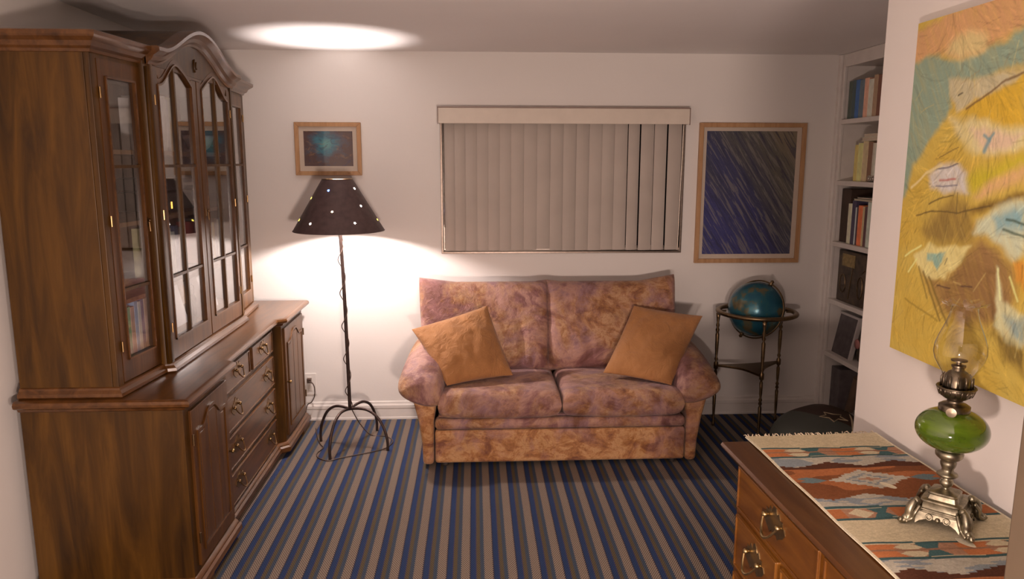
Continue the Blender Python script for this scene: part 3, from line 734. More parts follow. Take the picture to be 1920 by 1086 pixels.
# frieze rails over the side doors, cornice mouldings
for (p0, p1) in (((-1.350, 2.80), (-1.318, 3.140)), ((-1.318, 4.170), (-1.350, 4.570))):
    pl = Pl(p0, p1); b = MB(); plate(b, pl, [(0, 2.084), (pl.L, 2.084), (pl.L, ZT+.03), (0, ZT+.03)], -.022, -.001); b.build('frieze', M['hutch'], gc)
CP = [(-.004, -.002), (.006, 0), (.010, .010), (.022, .018), (.030, .034), (.048, .046), (.054, .052), (.054, .066), (.046, .070), (-.004, .070)]   # cornice profile: out, up
def side_cornice(path, backy):
    b = MB(); secs = []
    for d, z in CP:
        q = offset_path(path, d); q[0] = (XB, q[0][1]) if backy < 0 else q[0]; q[-1] = (XB, q[-1][1]) if backy > 0 else q[-1]
        secs.append([(x, y, ZT+z) for x, y in q])
    n = len(secs[0]); vs = [p for s_ in zip(*secs) for p in s_]; m = len(CP)
    fs = [(i*m+k, (i+1)*m+k, (i+1)*m+(k+1) % m, i*m+(k+1) % m) for i in range(n-1) for k in range(m)]+[tuple(range(m)), tuple((n-1)*m+k for k in range(m))[::-1]]
    b.add(vs, fs); return b
side_cornice([(XB, 2.80), (-1.350, 2.80), (-1.318, 3.150)], -1).build('cornice', M['hutchh'], gc)
side_cornice([(-1.318, 4.160), (-1.350, 4.570), (XB, 4.570)], 1).build('cornice', M['hutchh'], gc)
MB().prism([(XB, 2.80), (-1.35, 2.80), (-1.318, 3.15), (-1.318, 4.16), (-1.35, 4.57), (XB, 4.57)], 2, ZT-.002, ZT+.060).build('roof_board', M['hutch'], gc)
# centre cornice following the curve, and the barrel top behind it
yy = [3.128+(4.182-3.128)*k/60 for k in range(61)]
pz = [ped(y) for y in yy]; b = MB(); m = len(CP); vs = []
for i, y in enumerate(yy):
    dz = (pz[min(i+1, 60)]-pz[max(i-1, 0)])/(yy[min(i+1, 60)]-yy[max(i-1, 0)]); L_ = math.hypot(1, dz); ny, nz = -dz/L_, 1/L_
    for d, h in CP:
        vs.append((-1.292+d*1.05, y+ny*h*.9, pz[i]+nz*h))
fs = [(i*m+k, (i+1)*m+k, (i+1)*m+(k+1) % m, i*m+(k+1) % m) for i in range(60) for k in range(m)]+[tuple(range(m)), tuple(60*m+k for k in range(m))[::-1]]
b.add(vs, fs); b.build('curved_cornice', M['hutchh'], gc, smooth=True, auto=.5)
b = MB(); poly = []
for i, y in enumerate(yy):
    dz = (pz[min(i+1, 60)]-pz[max(i-1, 0)])/(yy[min(i+1, 60)]-yy[max(i-1, 0)]); L_ = math.hypot(1, dz)
    poly.append((y-dz/L_*.06, pz[i]+.066/L_))
poly = [(3.128, ZT-.0)]+poly+[(4.182, ZT-.0)]
b.prism([p for p in poly], 0, XB, -1.291); b.build('barrel_top', M['hutch'], gc, smooth=True, auto=.5)

# ---- contents of the cabinet -----------------------------------------
def book(y0, w, x_front, d, z0, h, color, label, group, face=1, lean=0, name='book'):
    """upright book, spine towards face*X"""
    x1 = x_front-face*d; c = .0022
    r = thing(name, ((x_front+x1)/2, y0+w/2, z0), label, 'book', group)
    key = ('cover', color); 
    if key not in M: M[key] = plain('book_cover_%d' % len(M), alb(color, (165, 142, 128)), .5, var=.12, sc=30)
    if 'pages' not in M: M['pages'] = plain('book_pages', (.62, .54, .42), .85, var=.06, sc=90)
    b = MB(); b.box((x_front-face*.004, y0, z0), (x_front, y0+w, z0+h))
    b.box((x1, y0, z0), (x_front-face*.0041, y0+c, z0+h)); b.box((x1, y0+w-c, z0), (x_front-face*.0041, y0+w, z0+h))
    b.build('cover', M[key], r, bevel=.0015, bseg=1)
    MB().box((x1+face*.003, y0+c, z0+.003), (x_front-face*.0042, y0+w-c, z0+h-.004)).build('pages', M['pages'], r)
    if lean: r.rotation_euler.x = lean
    return r
# low shelf, behind the near door: a row of thin coloured volumes
cols = [((120, 120, 135), 'dull grey'), ((70, 95, 75), 'dark green'), ((150, 140, 140), 'pale grey'), ((80, 105, 130), 'slate blue'), ((165, 150, 140), 'cream'), ((95, 120, 90), 'mid green'), ((140, 110, 95), 'tan'), ((110, 125, 145), 'light blue'), ((160, 155, 150), 'off white'), ((70, 75, 95), 'navy'), ((150, 130, 110), 'beige'), ((120, 95, 85), 'brown')]
y = 2.862
for c, n in cols:
    w_ = random.uniform(.026, .034); book(y, w_, -1.40, .17, ZB+.0585, random.uniform(.235, .262), c, 'thin %s book in the row behind the near glass door of the cabinet' % n, 'books behind the near cabinet door'); y += w_+.002
# top shelf: stacked pale folders standing
y = 3.50
for k, (c, n) in enumerate([((190, 175, 150), 'cream'), ((175, 160, 140), 'beige'), ((200, 185, 160), 'ivory'), ((170, 150, 125), 'tan')]):
    w_ = .030; book(y, w_, -1.40, .18, 1.7645, .235+.01*(k % 2), c, '%s upright volume on the top shelf of the glazed cabinet, %s of four' % (n, ['leftmost', 'second', 'third', 'rightmost'][k]), 'pale volumes on the top cabinet shelf'); y += w_+.002
# stereo components on the third shelf
M['black'] = plain('black_plastic', (.02, .018, .018), .35)
M['ledb'] = NT('blue_led'); M['ledb'] = M['ledb'].set(Base_Color=(0, 0, .1), Emission_Color=(.05, .08, 1), Emission_Strength=8.0)
M['leda'] = NT('amber_led').set(Base_Color=(.1, .04, 0), Emission_Color=(1, .45, .08), Emission_Strength=5.0)
for k, (h, lb) in enumerate(((.085, 'black stereo receiver on the shelf behind the centre glass doors'), (.055, 'slim black disc player stacked on the stereo receiver in the cabinet'))):
    z0 = 1.4845+(0 if k == 0 else .094)
    r = thing('stereo_receiver' if k == 0 else 'disc_player', (-1.52, 3.70, z0), lb, 'stereo')
    MB().box((-1.66, 3.50, z0+.008), (-1.40, 3.90, z0+.008+h)).build('case', M['black'], r, bevel=.004)
    MB().box((-1.3995, 3.506, z0+.014), (-1.394, 3.894, z0+.002+h)).build('front_panel', M['black'], r, bevel=.001)
    for y in (3.53, 3.87): MB().lathe([(.012, 0), (.012, .008)], (-1.43, y, z0), 12).build('foot', M['black'], r)
    for y in (3.53, 3.87): MB().lathe([(.012, 0), (.012, .008)], (-1.63, y, z0), 12).build('foot', M['black'], r)
    if k == 0:
        for y in (3.85, 3.80): MB().lathe([(.014, 0), (.013, .014), (0, .014)], (0, 0, 0), 18).xform(Matrix.Translation((-1.394, y, z0+.05)) @ Matrix.Rotation(PI/2, 4, 'Y')).build('knob', M['chrome'], r, smooth=True, auto=.6)
        MB().box((-1.3945, 3.53, z0+.020), (-1.3935, 3.545, z0+.051)).build('indicator_light', M['leda'], r)
    else:
        MB().box((-1.3945, 3.652, z0+.030), (-1.3935, 3.660, z0+.037)).build('indicator_light', M['ledb'], r)
        MB().box((-1.3945, 3.70, z0+.026), (-1.3935, 3.84, z0+.040)).build('disc_tray', M['chrome'], r)
# lower centre: pale cards / boards leaning, a figurine, a framed card
M['card'] = plain('pale_card', (.58, .55, .54), .7, var=.05)
for (y0, y1, h, n) in ((3.46, 3.64, .255, 'left'), (3.70, 3.90, .27, 'middle'), (4.00, 4.36, .26, 'right')):
    o = MB().prism([(-1.50, ZB+.0585), (-1.494, ZB+.0585), (-1.56, ZB+.0585+h), (-1.566, ZB+.0585+h)], 1, y0, y1).build('display_card', M['card'], None)
    tag(o, 'pale card leaning on the bottom shelf of the glazed cabinet, %s of the three' % n, 'card', 'pale cards on the bottom cabinet shelf')
r = thing('figurine', (-1.38, 3.66, ZB+.0585), 'small dark carved figurine standing behind the left centre glass door', 'figurine')
b = MB().lathe([(.024, 0), (.024, .012), (.016, .016), (.014, .05), (.019, .09), (.016, .13), (.020, .16), (.011, .185), (.014, .205), (.012, .225), (0, .236)], (-1.38, 3.66, ZB+.0585), 18); b.build('body', M['iron'], r, smooth=True)
MB().tube([(-1.38, 3.645, ZB+.205), (-1.365, 3.632, ZB+.17), (-1.36, 3.645, ZB+.14)], .005, 8).build('arm', M['iron'], r, smooth=True)
# books in the second shelf, centre-right
y = 4.02
for k, (c, n, h) in enumerate([((120, 45, 40), 'dark red', .22), ((60, 45, 45), 'black', .235), ((150, 120, 60), 'ochre', .21), ((90, 60, 45), 'brown', .23), ((165, 150, 130), 'cream', .22), ((70, 60, 80), 'plum', .225)]):
    w_ = .036; book(y, w_, -1.41, .16, 1.1845, h, c, '%s book on the second cabinet shelf behind the right centre glass door' % n, 'books on the second cabinet shelf'); y += w_+.002
y = 3.50
for k, (c, n, h) in enumerate([((175, 160, 110), 'yellowish', .23), ((160, 150, 140), 'pale grey', .21), ((60, 60, 75), 'navy', .235), ((80, 60, 50), 'brown', .225)]):
    w_ = .042; book(y, w_, -1.41, .16, 1.1845, h, c, '%s book on the second cabinet shelf behind the left centre glass door' % n, 'books on the second cabinet shelf'); y += w_+.002
r = thing('glass_bowl', (-1.47, 4.15, 1.7645), 'small pale bowl on the top shelf behind the right centre glass door', 'bowl')
MB().lathe([(.035, 0), (.03, .008), (.055, .03), (.075, .07), (.08, .09), (.076, .09), (.05, .032), (0, .014)], (-1.47, 4.15, 1.7645), 28).build('bowl', M['card'], r, smooth=True)
# ================================================================ SOFA
def upholstery(name, bias, gain):
    t = NT(name); v = t.coord()
    d1 = t.noise(v, 3.2, 6, .62, .7); d2 = t.noise(t.coord(loc=(4, 7, 2)), 3.6, 6, .66, .6); d3 = t.noise(t.coord((1, 1, 1.3), loc=(9, 1, 5)), 8, 7, .72, .5)
    c = t.ramp(d1, [(.34, (.13, .050, .035)), (.43, (.23, .105, .10)), (.50, (.43, .24, .19)), (.57, (.28, .155, .165)), (.66, (.17, .07, .045))])
    o2 = t.ramp(d3, [(.36, (.15, .055, .02)), (.48, (.34, .155, .055)), (.56, (.50, .30, .155)), (.66, (.29, .12, .045))])
    m2 = t.math('MINIMUM', t.math('MAXIMUM', t.math('MULTIPLY', t.math('SUBTRACT', d2, .45-bias), 7), 0), 1)
    c = t.mix(t.math('MULTIPLY', m2, .85), c, o2)
    c = t.mix(t.math('MULTIPLY', t.math('MAXIMUM', t.math('SUBTRACT', .43, d3), 0), 5), c, (.15, .055, .045))
    if gain != 1: c = t.mix(1.0, c, (gain, gain*.95, gain*.80), 'MULTIPLY')
    t.set(Base_Color=c, Roughness=.62, Sheen_Weight=.15, Specular_IOR_Level=.3)
    t.bump(t.math('ADD', t.noise(t.coord((1, 1, 1)), 22, 5, .6, 1.4), t.math('MULTIPLY', t.noise(v, 320, 2), .12)), .55, .014)
    return t.m
M['sofa'] = upholstery('marbled_upholstery', 0, 1); M['sofalow'] = upholstery('marbled_upholstery_ochre', .09, 1.18)
so = thing('sofa', (.485, 4.40, 0), 'two seat sofa in mottled pink, mauve and ochre fabric under the window', 'sofa')
SCX = .485
b = MB().box((SCX-.70, 4.07, .055), (SCX+.70, 4.80, .30)); b.build('base', M['sofa'], so, bevel=.015)
def puffbox(x0, x1, y0, y1, z0, z1, name, parent, r=.02, mat=None):
    return MB().box((x0, y0, z0), (x1, y1, z1)).build(name, mat or M['sofa'], parent, bevel=r, bseg=4, smooth=True, auto=1.2)
puffbox(SCX-.715, SCX+.715, 4.025, 4.09, .030, .222, 'front_panel', so, .016, M['sofalow'])
puffbox(SCX-.715, SCX+.715, 4.020, 4.12, .226, .290, 'front_rail', so, .026)
for sg in (-1, 1):      # arm side frames, flaring outwards towards the top
    X_ = lambda o: SCX+sg*o
    b = MB(); secs = []
    for z, oi, oo, yf in ((.018, .722, .785, 4.03), (.15, .722, .788, 4.02), (.28, .720, .805, 4.015), (.40, .70, .835, 4.02), (.46, .68, .85, 4.06)):
        secs.append([(X_(oi), yf, z), (X_(oo), yf, z), (X_(oo), 4.78, z), (X_(oi), 4.78, z)])
    b.loft(secs); b.build('arm_frame', M['sofalow'], so, bevel=.022, bseg=4, smooth=True, auto=1.3)
    # padded arm cushion: sections along y, (outward, z)
    S = {3.985: [(.69, .40), (.69, .46), (.74, .485), (.82, .49), (.88, .465), (.845, .425), (.77, .395)],
         4.010: [(.665, .36), (.665, .49), (.72, .535), (.82, .54), (.955, .462), (.86, .392), (.75, .36)],
         4.12: [(.655, .36), (.655, .53), (.70, .605), (.82, .605), (.962, .480), (.87, .392), (.75, .35)],
         4.26: [(.655, .36), (.655, .56), (.70, .655), (.82, .660), (.935, .52), (.88, .41), (.75, .35)],
         4.45: [(.660, .36), (.660, .58), (.70, .680), (.81, .685), (.910, .56), (.88, .43), (.75, .35)],
         4.66: [(.665, .36), (.665, .58), (.70, .675), (.80, .680), (.890, .56), (.86, .43), (.75, .35)],
         4.72: [(.69, .40), (.69, .54), (.72, .60), (.79, .60), (.84, .54), (.82, .45), (.75, .40)]}
    b = MB(); secs = []
    for y in sorted(S):
        secs.append([(X_(o_)+random.uniform(-.004, .004), y, z) for o_, z in S[y]])
    b.loft(secs); b.build('arm_cushion', M['sofa'], so, sub=3)
def cushion(nm, mat, parent, P, N, hf, hb, nu=40, nv=34, sub=1):
    N = Vector(N).normalized(); vs = []; F = []; w = nu+1
    for side, h in ((1, hf), (-1, hb)):
        for j in range(nv+1):
            for i in range(nu+1):
                u, v_ = .5-.5*math.cos(PI*i/nu), .5-.5*math.cos(PI*j/nv); p = Vector(P(u, v_)); vs.append(tuple(p+N*side*h(u, v_)))
    k = (nu+1)*(nv+1)
    edge = lambda i, j: i in (0, nu) or j in (0, nv)
    # weld the two sheets along the rim
    idx = list(range(2*k))
    for j in range(nv+1):
        for i in range(nu+1):
            if edge(i, j): idx[k+j*w+i] = j*w+i
    for j in range(nv):
        for i in range(nu):
            a = (j*w+i, j*w+i+1, (j+1)*w+i+1, (j+1)*w+i); F.append(a); F.append(tuple(idx[k+q] for q in a)[::-1])
    b = MB(); used = sorted(set(q for f in F for q in f)); mp = {q: n for n, q in enumerate(used)}
    b.v = [vs[q] for q in used]; b.f = [tuple(mp[q] for q in f) for f in F]
    return b.build(nm, mat, parent, sub=sub, smooth=True)
n1 = lambda x, y: float(fbm(np.array([x+50.]), np.array([y+50.]), 3)[0])-.5
# seat cushions
for (x0, x1, ph_) in ((SCX-.695, SCX-.002, 0), (SCX+.002, SCX+.695, 5)):
    def P(u, v_, x0=x0, x1=x1): return (x0+(x1-x0)*u, 3.985+.565*v_, .375)
    def h(u, v_, ph_=ph_): 
        a = (1-abs(2*u-1)**18)*(1-abs(2*v_-1)**12); return (.080+.012*n1(u*5+ph_, v_*5)+.010*(1-(2*u-1)**2))*max(0, a)**.38
    cushion('seat_cushion', M['sofa'], so, P, (0, -.08, 1), h, h)
# back cushions
for sg, (x0, x1) in ((-1, (SCX-.835, SCX-.026)), (1, (SCX-.038, SCX+.785))):
    def P(u, v_, x0=x0, x1=x1, sg=sg):
        uo = 1-u if sg < 0 else u          # 1 at the outer edge
        zt = .972+.030*max(0, uo-.72)/.28*(1 if sg < 0 else 1.4)+.012*max(0, .12-uo)/.12*1.0
        pin = .018*math.sin(PI*v_)*(1 if uo > .9 else 0)
        zb = .435; z = zb+(zt-zb)*v_
        x = x0+(x1-x0)*u+(-sg)*pin*0+sg*(-.03)*(1-v_)*(uo**4)
        return (x, 4.505+.155*v_-.02*math.sin(PI*v_), z)
    def h(u, v_, sg=sg, x0=x0, x1=x1):
        a = (1-abs(2*u-1)**16)*(1-abs(2*v_-1)**6); r_ = .10*max(0, a)**.42
        x = x0+(x1-x0)*u
        for xp, top in ((.275, .62), (.685, .42)):
            dd = abs(x-(xp+.02*math.sin(v_*6))); 
            if dd < .035 and v_ < top: r_ -= .020*(1-dd/.035)**1.2*min(1, (top-v_)/.2)*min(1, r_/.05)
        return max(0, r_+.018*n1(u*7+sg*3, v_*7)*min(1, r_/.05))
    cushion('back_cushion', M['sofa'], so, P, (0, -1, .28), h, lambda u, v_: .9*max(0, (1-abs(2*u-1)**8)*(1-abs(2*v_-1)**6))**.5*.07, nu=60, nv=44)
puffbox(SCX-.79, SCX+.76, 4.66, 4.80, .10, .90, 'back_frame', so, .03)
M['foot'] = plain('dark_sofa_foot', (.05, .04, .035), .4)
for x in (SCX-.66, SCX+.66):
    for y in (4.08, 4.70): MB().lathe([(.018, 0), (.022, .008), (.018, .056)], (x, y, 0), 16).build('foot', M['foot'], so)

# throw pillows ---------------------------------------------------------
t = NT('ochre_linen'); v = t.coord(); n = t.noise(v, 9, 5, .6, .6)
t.set(Base_Color=t.ramp(n, [(.3, (.30, .125, .035)), (.7, (.40, .18, .058))]), Roughness=.8, Sheen_Weight=.25)
t.bump(t.math('ADD', t.noise(v, 11, 4, .6, 2.5), t.math('MULTIPLY', t.noise(v, 260, 2), .2)), .6, .014); M['pillow'] = t.m
def pillow(corners, label, thick, n_, seed, group):
    a, b_, c, d = [Vector(q) for q in corners]      # top-left, top-right, bottom-right, bottom-left
    cc = (a+b_+c+d)/4; low = min(q.z for q in (a, b_, c, d))
    r = thing('throw_pillow', (cc.x, cc.y, low), label, 'pillow', group)
    def P(u, v_):
        x, y = 2*u-1, 2*v_-1; pin = .03
        xx = x*(1-pin*(1-y*y)*abs(x)); yy = y*(1-pin*(1-x*x)*abs(y)); uu, vv = (xx+1)/2, (yy+1)/2
        p = (a*(1-uu)+b_*uu)*vv+(d*(1-uu)+c*uu)*(1-vv)
        return p+Vector((0, .012*n1(u*3+seed, v_*3), 0))
    def h(u, v_):
        x, y = 2*u-1, 2*v_-1; e = max(0, (1-x*x)*(1-y*y)); g = thick*e**.5*(1-.10*abs(n1(u*6+seed, v_*6))*4)
        # radiating corner creases
        return max(0, g+.016*n1(u*9+seed*2, v_*5+seed)*min(1, e*5))
    cushion('cover', M['pillow'], r, P, n_, h, h, 36, 36)
    return r
pillow([(-.371, 4.29, .752), (.073, 4.40, .868), (.221, 4.22, .487), (-.161, 4.09, .468)], 'ochre throw pillow tipped to the left, leaning on the left arm of the sofa', .082, (.12, -1, .45), 2, 'ochre throw pillows')
pillow([(.967, 4.42, .857), (1.370, 4.34, .806), (1.118, 4.06, .462), (.749, 4.20, .500)], 'ochre throw pillow in the right corner of the sofa beside the globe', .072, (-.05, -1, .5), 7, 'ochre throw pillows')

# ================================================================ FLOOR LAMP
LX, LY = -.765, 4.41
fl = thing('floor_lamp', (LX, LY, 0), 'wrought iron floor lamp with a dark conical shade pierced by small bright stars', 'lamp')
for fx, fy in ((-.852, 4.185), (-.531, 4.309), (-.962, 4.477), (-.638, 4.649)):
    f = Vector((fx, fy, 0)); hub = Vector((LX, LY, .232)); d = Vector((fx-LX, fy-LY, 0))
    pts = [hub, hub+d*.28+Vector((0, 0, .010)), hub+d*.52+Vector((0, 0, .004)), hub+d*.76+Vector((0, 0, -.034)), hub+d*.93+Vector((0, 0, -.105)), f+Vector((0, 0, .06)), f+Vector((0, 0, .002))]
    MB().tube(smooth_path(pts, 5), .0085, 10).build('leg', M['iron'], fl, smooth=True)
pole = [(LX, LY, .225), (LX-.004, LY, .6), (LX-.010, LY, 1.0), (LX-.022, LY, 1.375)]
MB().tube(smooth_path(pole, 6), .0105, 12).build('pole', M['iron'], fl, smooth=True)
pc = []
for k in range(120):
    u = k/119; z = .24+u*1.10; a = u*2*PI*5.5; rr = .0155+.006*abs(math.sin(u*17))**6
    pc.append((LX-.022*u*.9+rr*math.cos(a), LY+rr*math.sin(a), z))
MB().tube(pc, .0028, 6).build('wound_cord', M['cord'], fl, smooth=True)
fc = [(-.765, 4.425, .24), (-.72, 4.50, .10), (-.66, 4.554, .006), (-.57, 4.535, .005), (-.515, 4.447, .005), (-.546, 4.338, .005), (-.63, 4.275, .005), (-.72, 4.23, .005), (-.80, 4.19, .005), (-.857, 4.155, .005), (-.92, 4.20, .005), (-.945, 4.267, .005), (-.925, 4.36, .006), (-.955, 4.42, .005), (-1.0, 4.55, .005), (-1.04, 4.70, .005)]
MB().tube(smooth_path(fc, 8), .0032, 6).build('floor_cord', M['cord'], fl, smooth=True)
SX = -.790; RB, RT, ZSB, ZST = .263, .088, 1.322, 1.618
t = NT('dark_lamp_shade'); v = t.coord(); t.set(Base_Color=t.ramp(t.noise(v, 30, 4), [(.3, (.070, .045, .046)), (.7, (.105, .068, .066))]), Roughness=.5, Specular_IOR_Level=.4); M['shade'] = t.m
M['shadein'] = plain('shade_lining', (.75, .70, .66), .6)
b = MB(); seg = 64
def cone(b, r0, r1, z0, z1):
    vs = []; 
    for k in range(seg):
        a = 2*PI*k/seg; vs += [(SX+r0*math.cos(a), LY+r0*math.sin(a), z0), (SX+r1*math.cos(a), LY+r1*math.sin(a), z1)]
    return vs
vo = cone(b, RB, RT, ZSB, ZST); vi = cone(b, RB-.003, RT-.003, ZSB, ZST)
b.add(vo+vi, [f for k in range(seg) for f in ((2*k, 2*((k+1) % seg), 2*((k+1) % seg)+1, 2*k+1), (2*seg+2*k, 2*seg+2*k+1, 2*seg+2*((k+1) % seg)+1, 2*seg+2*((k+1) % seg)), (2*k, 2*seg+2*k, 2*seg+2*((k+1) % seg), 2*((k+1) % seg)), (2*k+1, 2*((k+1) % seg)+1, 2*seg+2*((k+1) % seg)+1, 2*seg+2*k+1))])
sh = b.build('lamp_shade', M['shade'], fl, smooth=True, auto=.6)
b = MB(); vi = cone(b, RB-.0045, RT-.0045, ZSB+.001, ZST-.001); b.add(vi, [(2*k, 2*k+1, 2*((k+1) % seg)+1, 2*((k+1) % seg)) for k in range(seg)]); b.build('shade_lining', M['shadein'], sh, smooth=True)
b = MB().torus((SX, LY, ZST), RT-.001, .0028, n=48, m=6).build('top_rim', M['dbrass'], sh, smooth=True)
b = MB().torus((SX, LY, ZSB), RB-.001, .0028, n=64, m=6).build('bottom_rim', M['shade'], sh, smooth=True)
b = MB()
for k in range(3):
    a = 2*PI*k/3+.4; b.tube([(SX, LY, 1.40), (SX+.05*math.cos(a), LY+.05*math.sin(a), 1.50), (SX+(RT-.003)*math.cos(a), LY+(RT-.003)*math.sin(a), ZST-.004)], .0015, 6)
b.build('shade_holder', M['iron'], fl)
MB().lathe([(.011, 0), (.012, .01), (.012, .028), (.008, .032)], (SX+.002, LY, 1.368), 16).build('socket', M['iron'], fl)
tw = Vector((.176, -.984, 0)); rt = Vector((.984, .176, 0))
gem = {'blue': ((.1, .2, 1), (.12, .25, 1), 9), 'white': ((1, .9, .8), (1, .93, .85), 9), 'warm': ((1, .8, .5), (1, .75, .5), 7), 'yellow': ((1, .8, .1), (1, .78, .12), 4)}
for g_, (bc, ec, es) in gem.items(): M['gem'+g_] = NT('lit_glass_'+g_).set(Base_Color=bc, Emission_Color=(*ec, 1), Emission_Strength=es)
for px, py, g_ in ((617, 355, 'blue'), (664, 352, 'white'), (675, 384, 'white'), (623, 393, 'warm'), (584, 415, 'white'), (663, 414, 'white'), (706, 412, 'yellow'), (582, 370, 'yellow'), (558, 411, 'yellow')):
    z = ZST-(py-335)/(433-335)*(ZST-ZSB); r_ = RT+(RB-RT)*(ZST-z)/(ZST-ZSB); cx_ = 633+(py-335)*.02
    s_ = max(-.985, min(.985, (px-cx_)*.003072/r_)); ph_ = math.asin(s_)
    n_ = (rt*math.sin(ph_)+tw*math.cos(ph_)); n_ = (n_*(ZST-ZSB)+Vector((0, 0, RB-RT))).normalized(); c = Vector((SX, LY, z))+(rt*math.sin(ph_)+tw*math.cos(ph_))*r_
    e1 = n_.cross(Vector((0, 0, 1))).normalized(); e2 = n_.cross(e1); q = []
    for k in range(10):
        a = 2*PI*k/10; rr = .0078 if k % 2 == 0 else .0036; q.append(c+e1*math.cos(a+.3)*rr+e2*math.sin(a+.3)*rr)
    b = MB(); b.loft([[tuple(p-n_*.001) for p in q], [tuple(p+n_*.0015) for p in q]]); b.build('star_gem', M['gem'+g_], sh)
# other stars round the back of the shade
for k in range(10):
    ph_ = PI/2+.35+k*(PI-.7)/9; z = ZST-(.06, .14, .24)[k % 3]; r_ = RT+(RB-RT)*(ZST-z)/(ZST-ZSB)
    n_ = (rt*math.sin(ph_)+tw*math.cos(ph_)); c = Vector((SX, LY, z))+n_*r_; n_ = (n_*(ZST-ZSB)+Vector((0, 0, RB-RT))).normalized()
    e1 = n_.cross(Vector((0, 0, 1))).normalized(); e2 = n_.cross(e1); q = []
    for j in range(10):
        a = 2*PI*j/10; rr = .0095 if j % 2 == 0 else .0045; q.append(c+e1*math.cos(a)*rr+e2*math.sin(a)*rr)
    b = MB(); b.loft([[tuple(p-n_*.001) for p in q], [tuple(p+n_*.0015) for p in q]]); b.build('star_gem', M['gem'+('white', 'yellow', 'blue', 'warm')[k % 4]], sh)

# ================================================================ GLOBE ON STAND
GX, GY, GZ, GR = 1.802, 4.612, .790, .176
M['gbrass'] = metal('antique_globe_brass', (.24, .165, .09), .36)
t = NT('globe_map'); v = t.coord(); n = t.noise(v, 7, 6, .6, .3); n2 = t.noise(v, 60, 3)
t.set(Base_Color=t.ramp(n, [(.0, (.015, .085, .13)), (.47, (.02, .11, .17)), (.54, (.03, .135, .17)), (.57, (.10, .12, .085)), (.62, (.16, .13, .07)), (.8, (.07, .10, .06))]), Roughness=.24, Metallic=.35)
t.bump(t.math('ADD', n, t.math('MULTIPLY', n2, .3)), .35, .004); M['globe'] = t.m
gl = thing('globe_stand', (GX, GY, 0), 'dark blue floor globe in a brass ring on a three legged turned brass stand', 'globe')
ax = Vector((.42, -.12, .90)).normalized()     # tilted polar axis
g = MB().sphere((GX, GY, GZ), GR, 48, 28).build('globe', M['globe'], gl, smooth=True)
b = MB().torus((0, 0, 0), GR+.010, .005, axis=1, n=64, m=8, h=.009)
rot = ax.to_track_quat('Z', 'Y').to_matrix().to_4x4(); b.xform(Matrix.Translation((GX, GY, GZ)) @ rot @ Matrix.Rotation(.9, 4, 'Z')); b.build('meridian_ring', M['gbrass'], gl, smooth=True)
for s_ in (1, -1):
    p = Vector((GX, GY, GZ))+ax*s_*GR; MB().lathe([(.013, -.004), (.015, .01), (.010, .018), (.012, .028), (0, .036)], (0, 0, 0), 16).xform(Matrix.Translation(p) @ (ax*s_).to_track_quat('Z', 'Y').to_matrix().to_4x4()).build('axis_knob', M['gbrass'], gl, smooth=True)
ZR = .772
MB().torus((GX+.004, GY, ZR), .238, .018, n=72, m=10, h=.014).build('horizon_ring', M['gbrass'], gl, smooth=True)
for a in (math.radians(172), math.radians(262), math.radians(26)):
    x, y = GX+.236*math.cos(a), GY+.236*math.sin(a)
    pr = []
    zz = 0; 
    for z, r_ in ((0, .004), (.004, .010), (.02, .011), (.035, .006), (.10, .0085), (.21, .011), (.225, .006), (.235, .012), (.25, .007), (.26, .012), (.275, .006), (.30, .009), (.37, .011), (.385, .006), (.395, .014), (.43, .014), (.44, .006), (.455, .012), (.47, .007), (.53, .011), (.62, .012), (.635, .006), (.65, .013), (.665, .007), (.68, .012), (.70, .007), (.735, .012), (.76, .015)): pr.append((r_, z))
    MB().lathe(pr, (x, y, 0), 16).build('leg', M['gbrass'], gl, smooth=True)
b = MB(); crn = [Vector((GX+.244*math.cos(a), GY+.244*math.sin(a))) for a in (math.radians(172), math.radians(262), math.radians(386))]; poly = []
cc = Vector((GX, GY))
for i in range(3):
    p, q = crn[i], crn[(i+1) % 3]
    for k in range(10):
        u = k/10; m_ = p*(1-u)+q*u; inward = (cc-m_); poly.append(m_+inward*.30*math.sin(PI*u)) if inward.length > .05 else poly.append(m_)
b.prism([(p.x, p.y) for p in poly], 2, .405, .420).build('tier_shelf', M['gbrass'], gl, bevel=.003)
for k in range(2):
    a = math.radians(172+180*k); MB().tube([(GX+(GR+.012)*math.cos(a), GY+(GR+.012)*math.sin(a), ZR+.004), (GX+.23*math.cos(a), GY+.23*math.sin(a), ZR+.004)], .006, 8).build('ring_pin', M['gbrass'], gl)

# ================================================================ BOOKCASE in the alcove
YB0, YB1 = 3.30, 4.820
bc = thing('built_in_bookcase', (2.50, 4.05, 0), 'tall white built in bookcase with six openings in the right alcove corner', 'bookcase')
MB().box((2.37, YB1, .0), (2.39, 4.8785, 2.40-.001)).box((2.352, 4.845, 0), (2.37, 4.8785, 2.398)).build('stile', M['trim'], bc, bevel=.004)
MB().box((2.37, YB0-.05, 2.318), (2.395, YB1, 2.398)).build('header', M['trim'], bc, bevel=.003)
MB().box((2.39, YB1, .05), (2.655, YB1+.018, 2.39)).build('side_panel', M['trim'], bc)
MB().box((2.37, YB0-.05, 0), (2.655, YB0, 2.39)).build('side_panel', M['trim'], bc)
MB().box((2.645, YB0, .02), (2.657, YB1, 2.39)).build('back_panel', M['trim'], bc)
MB().box((2.396, YB0, 2.325), (2.644, YB1-.001, 2.345)).build('top_board', M['trim'], bc)
SH = [.085, .462, .822, 1.205, 1.602, 1.990]
for z in SH: MB().box((2.366, YB0, z-.030), (2.645, YB1, z)).build('shelf', M['trim'], bc, bevel=.003)
MB().box((2.38, YB0, 0), (2.40, YB1, .055)).build('kick_board', M['trim'], bc)
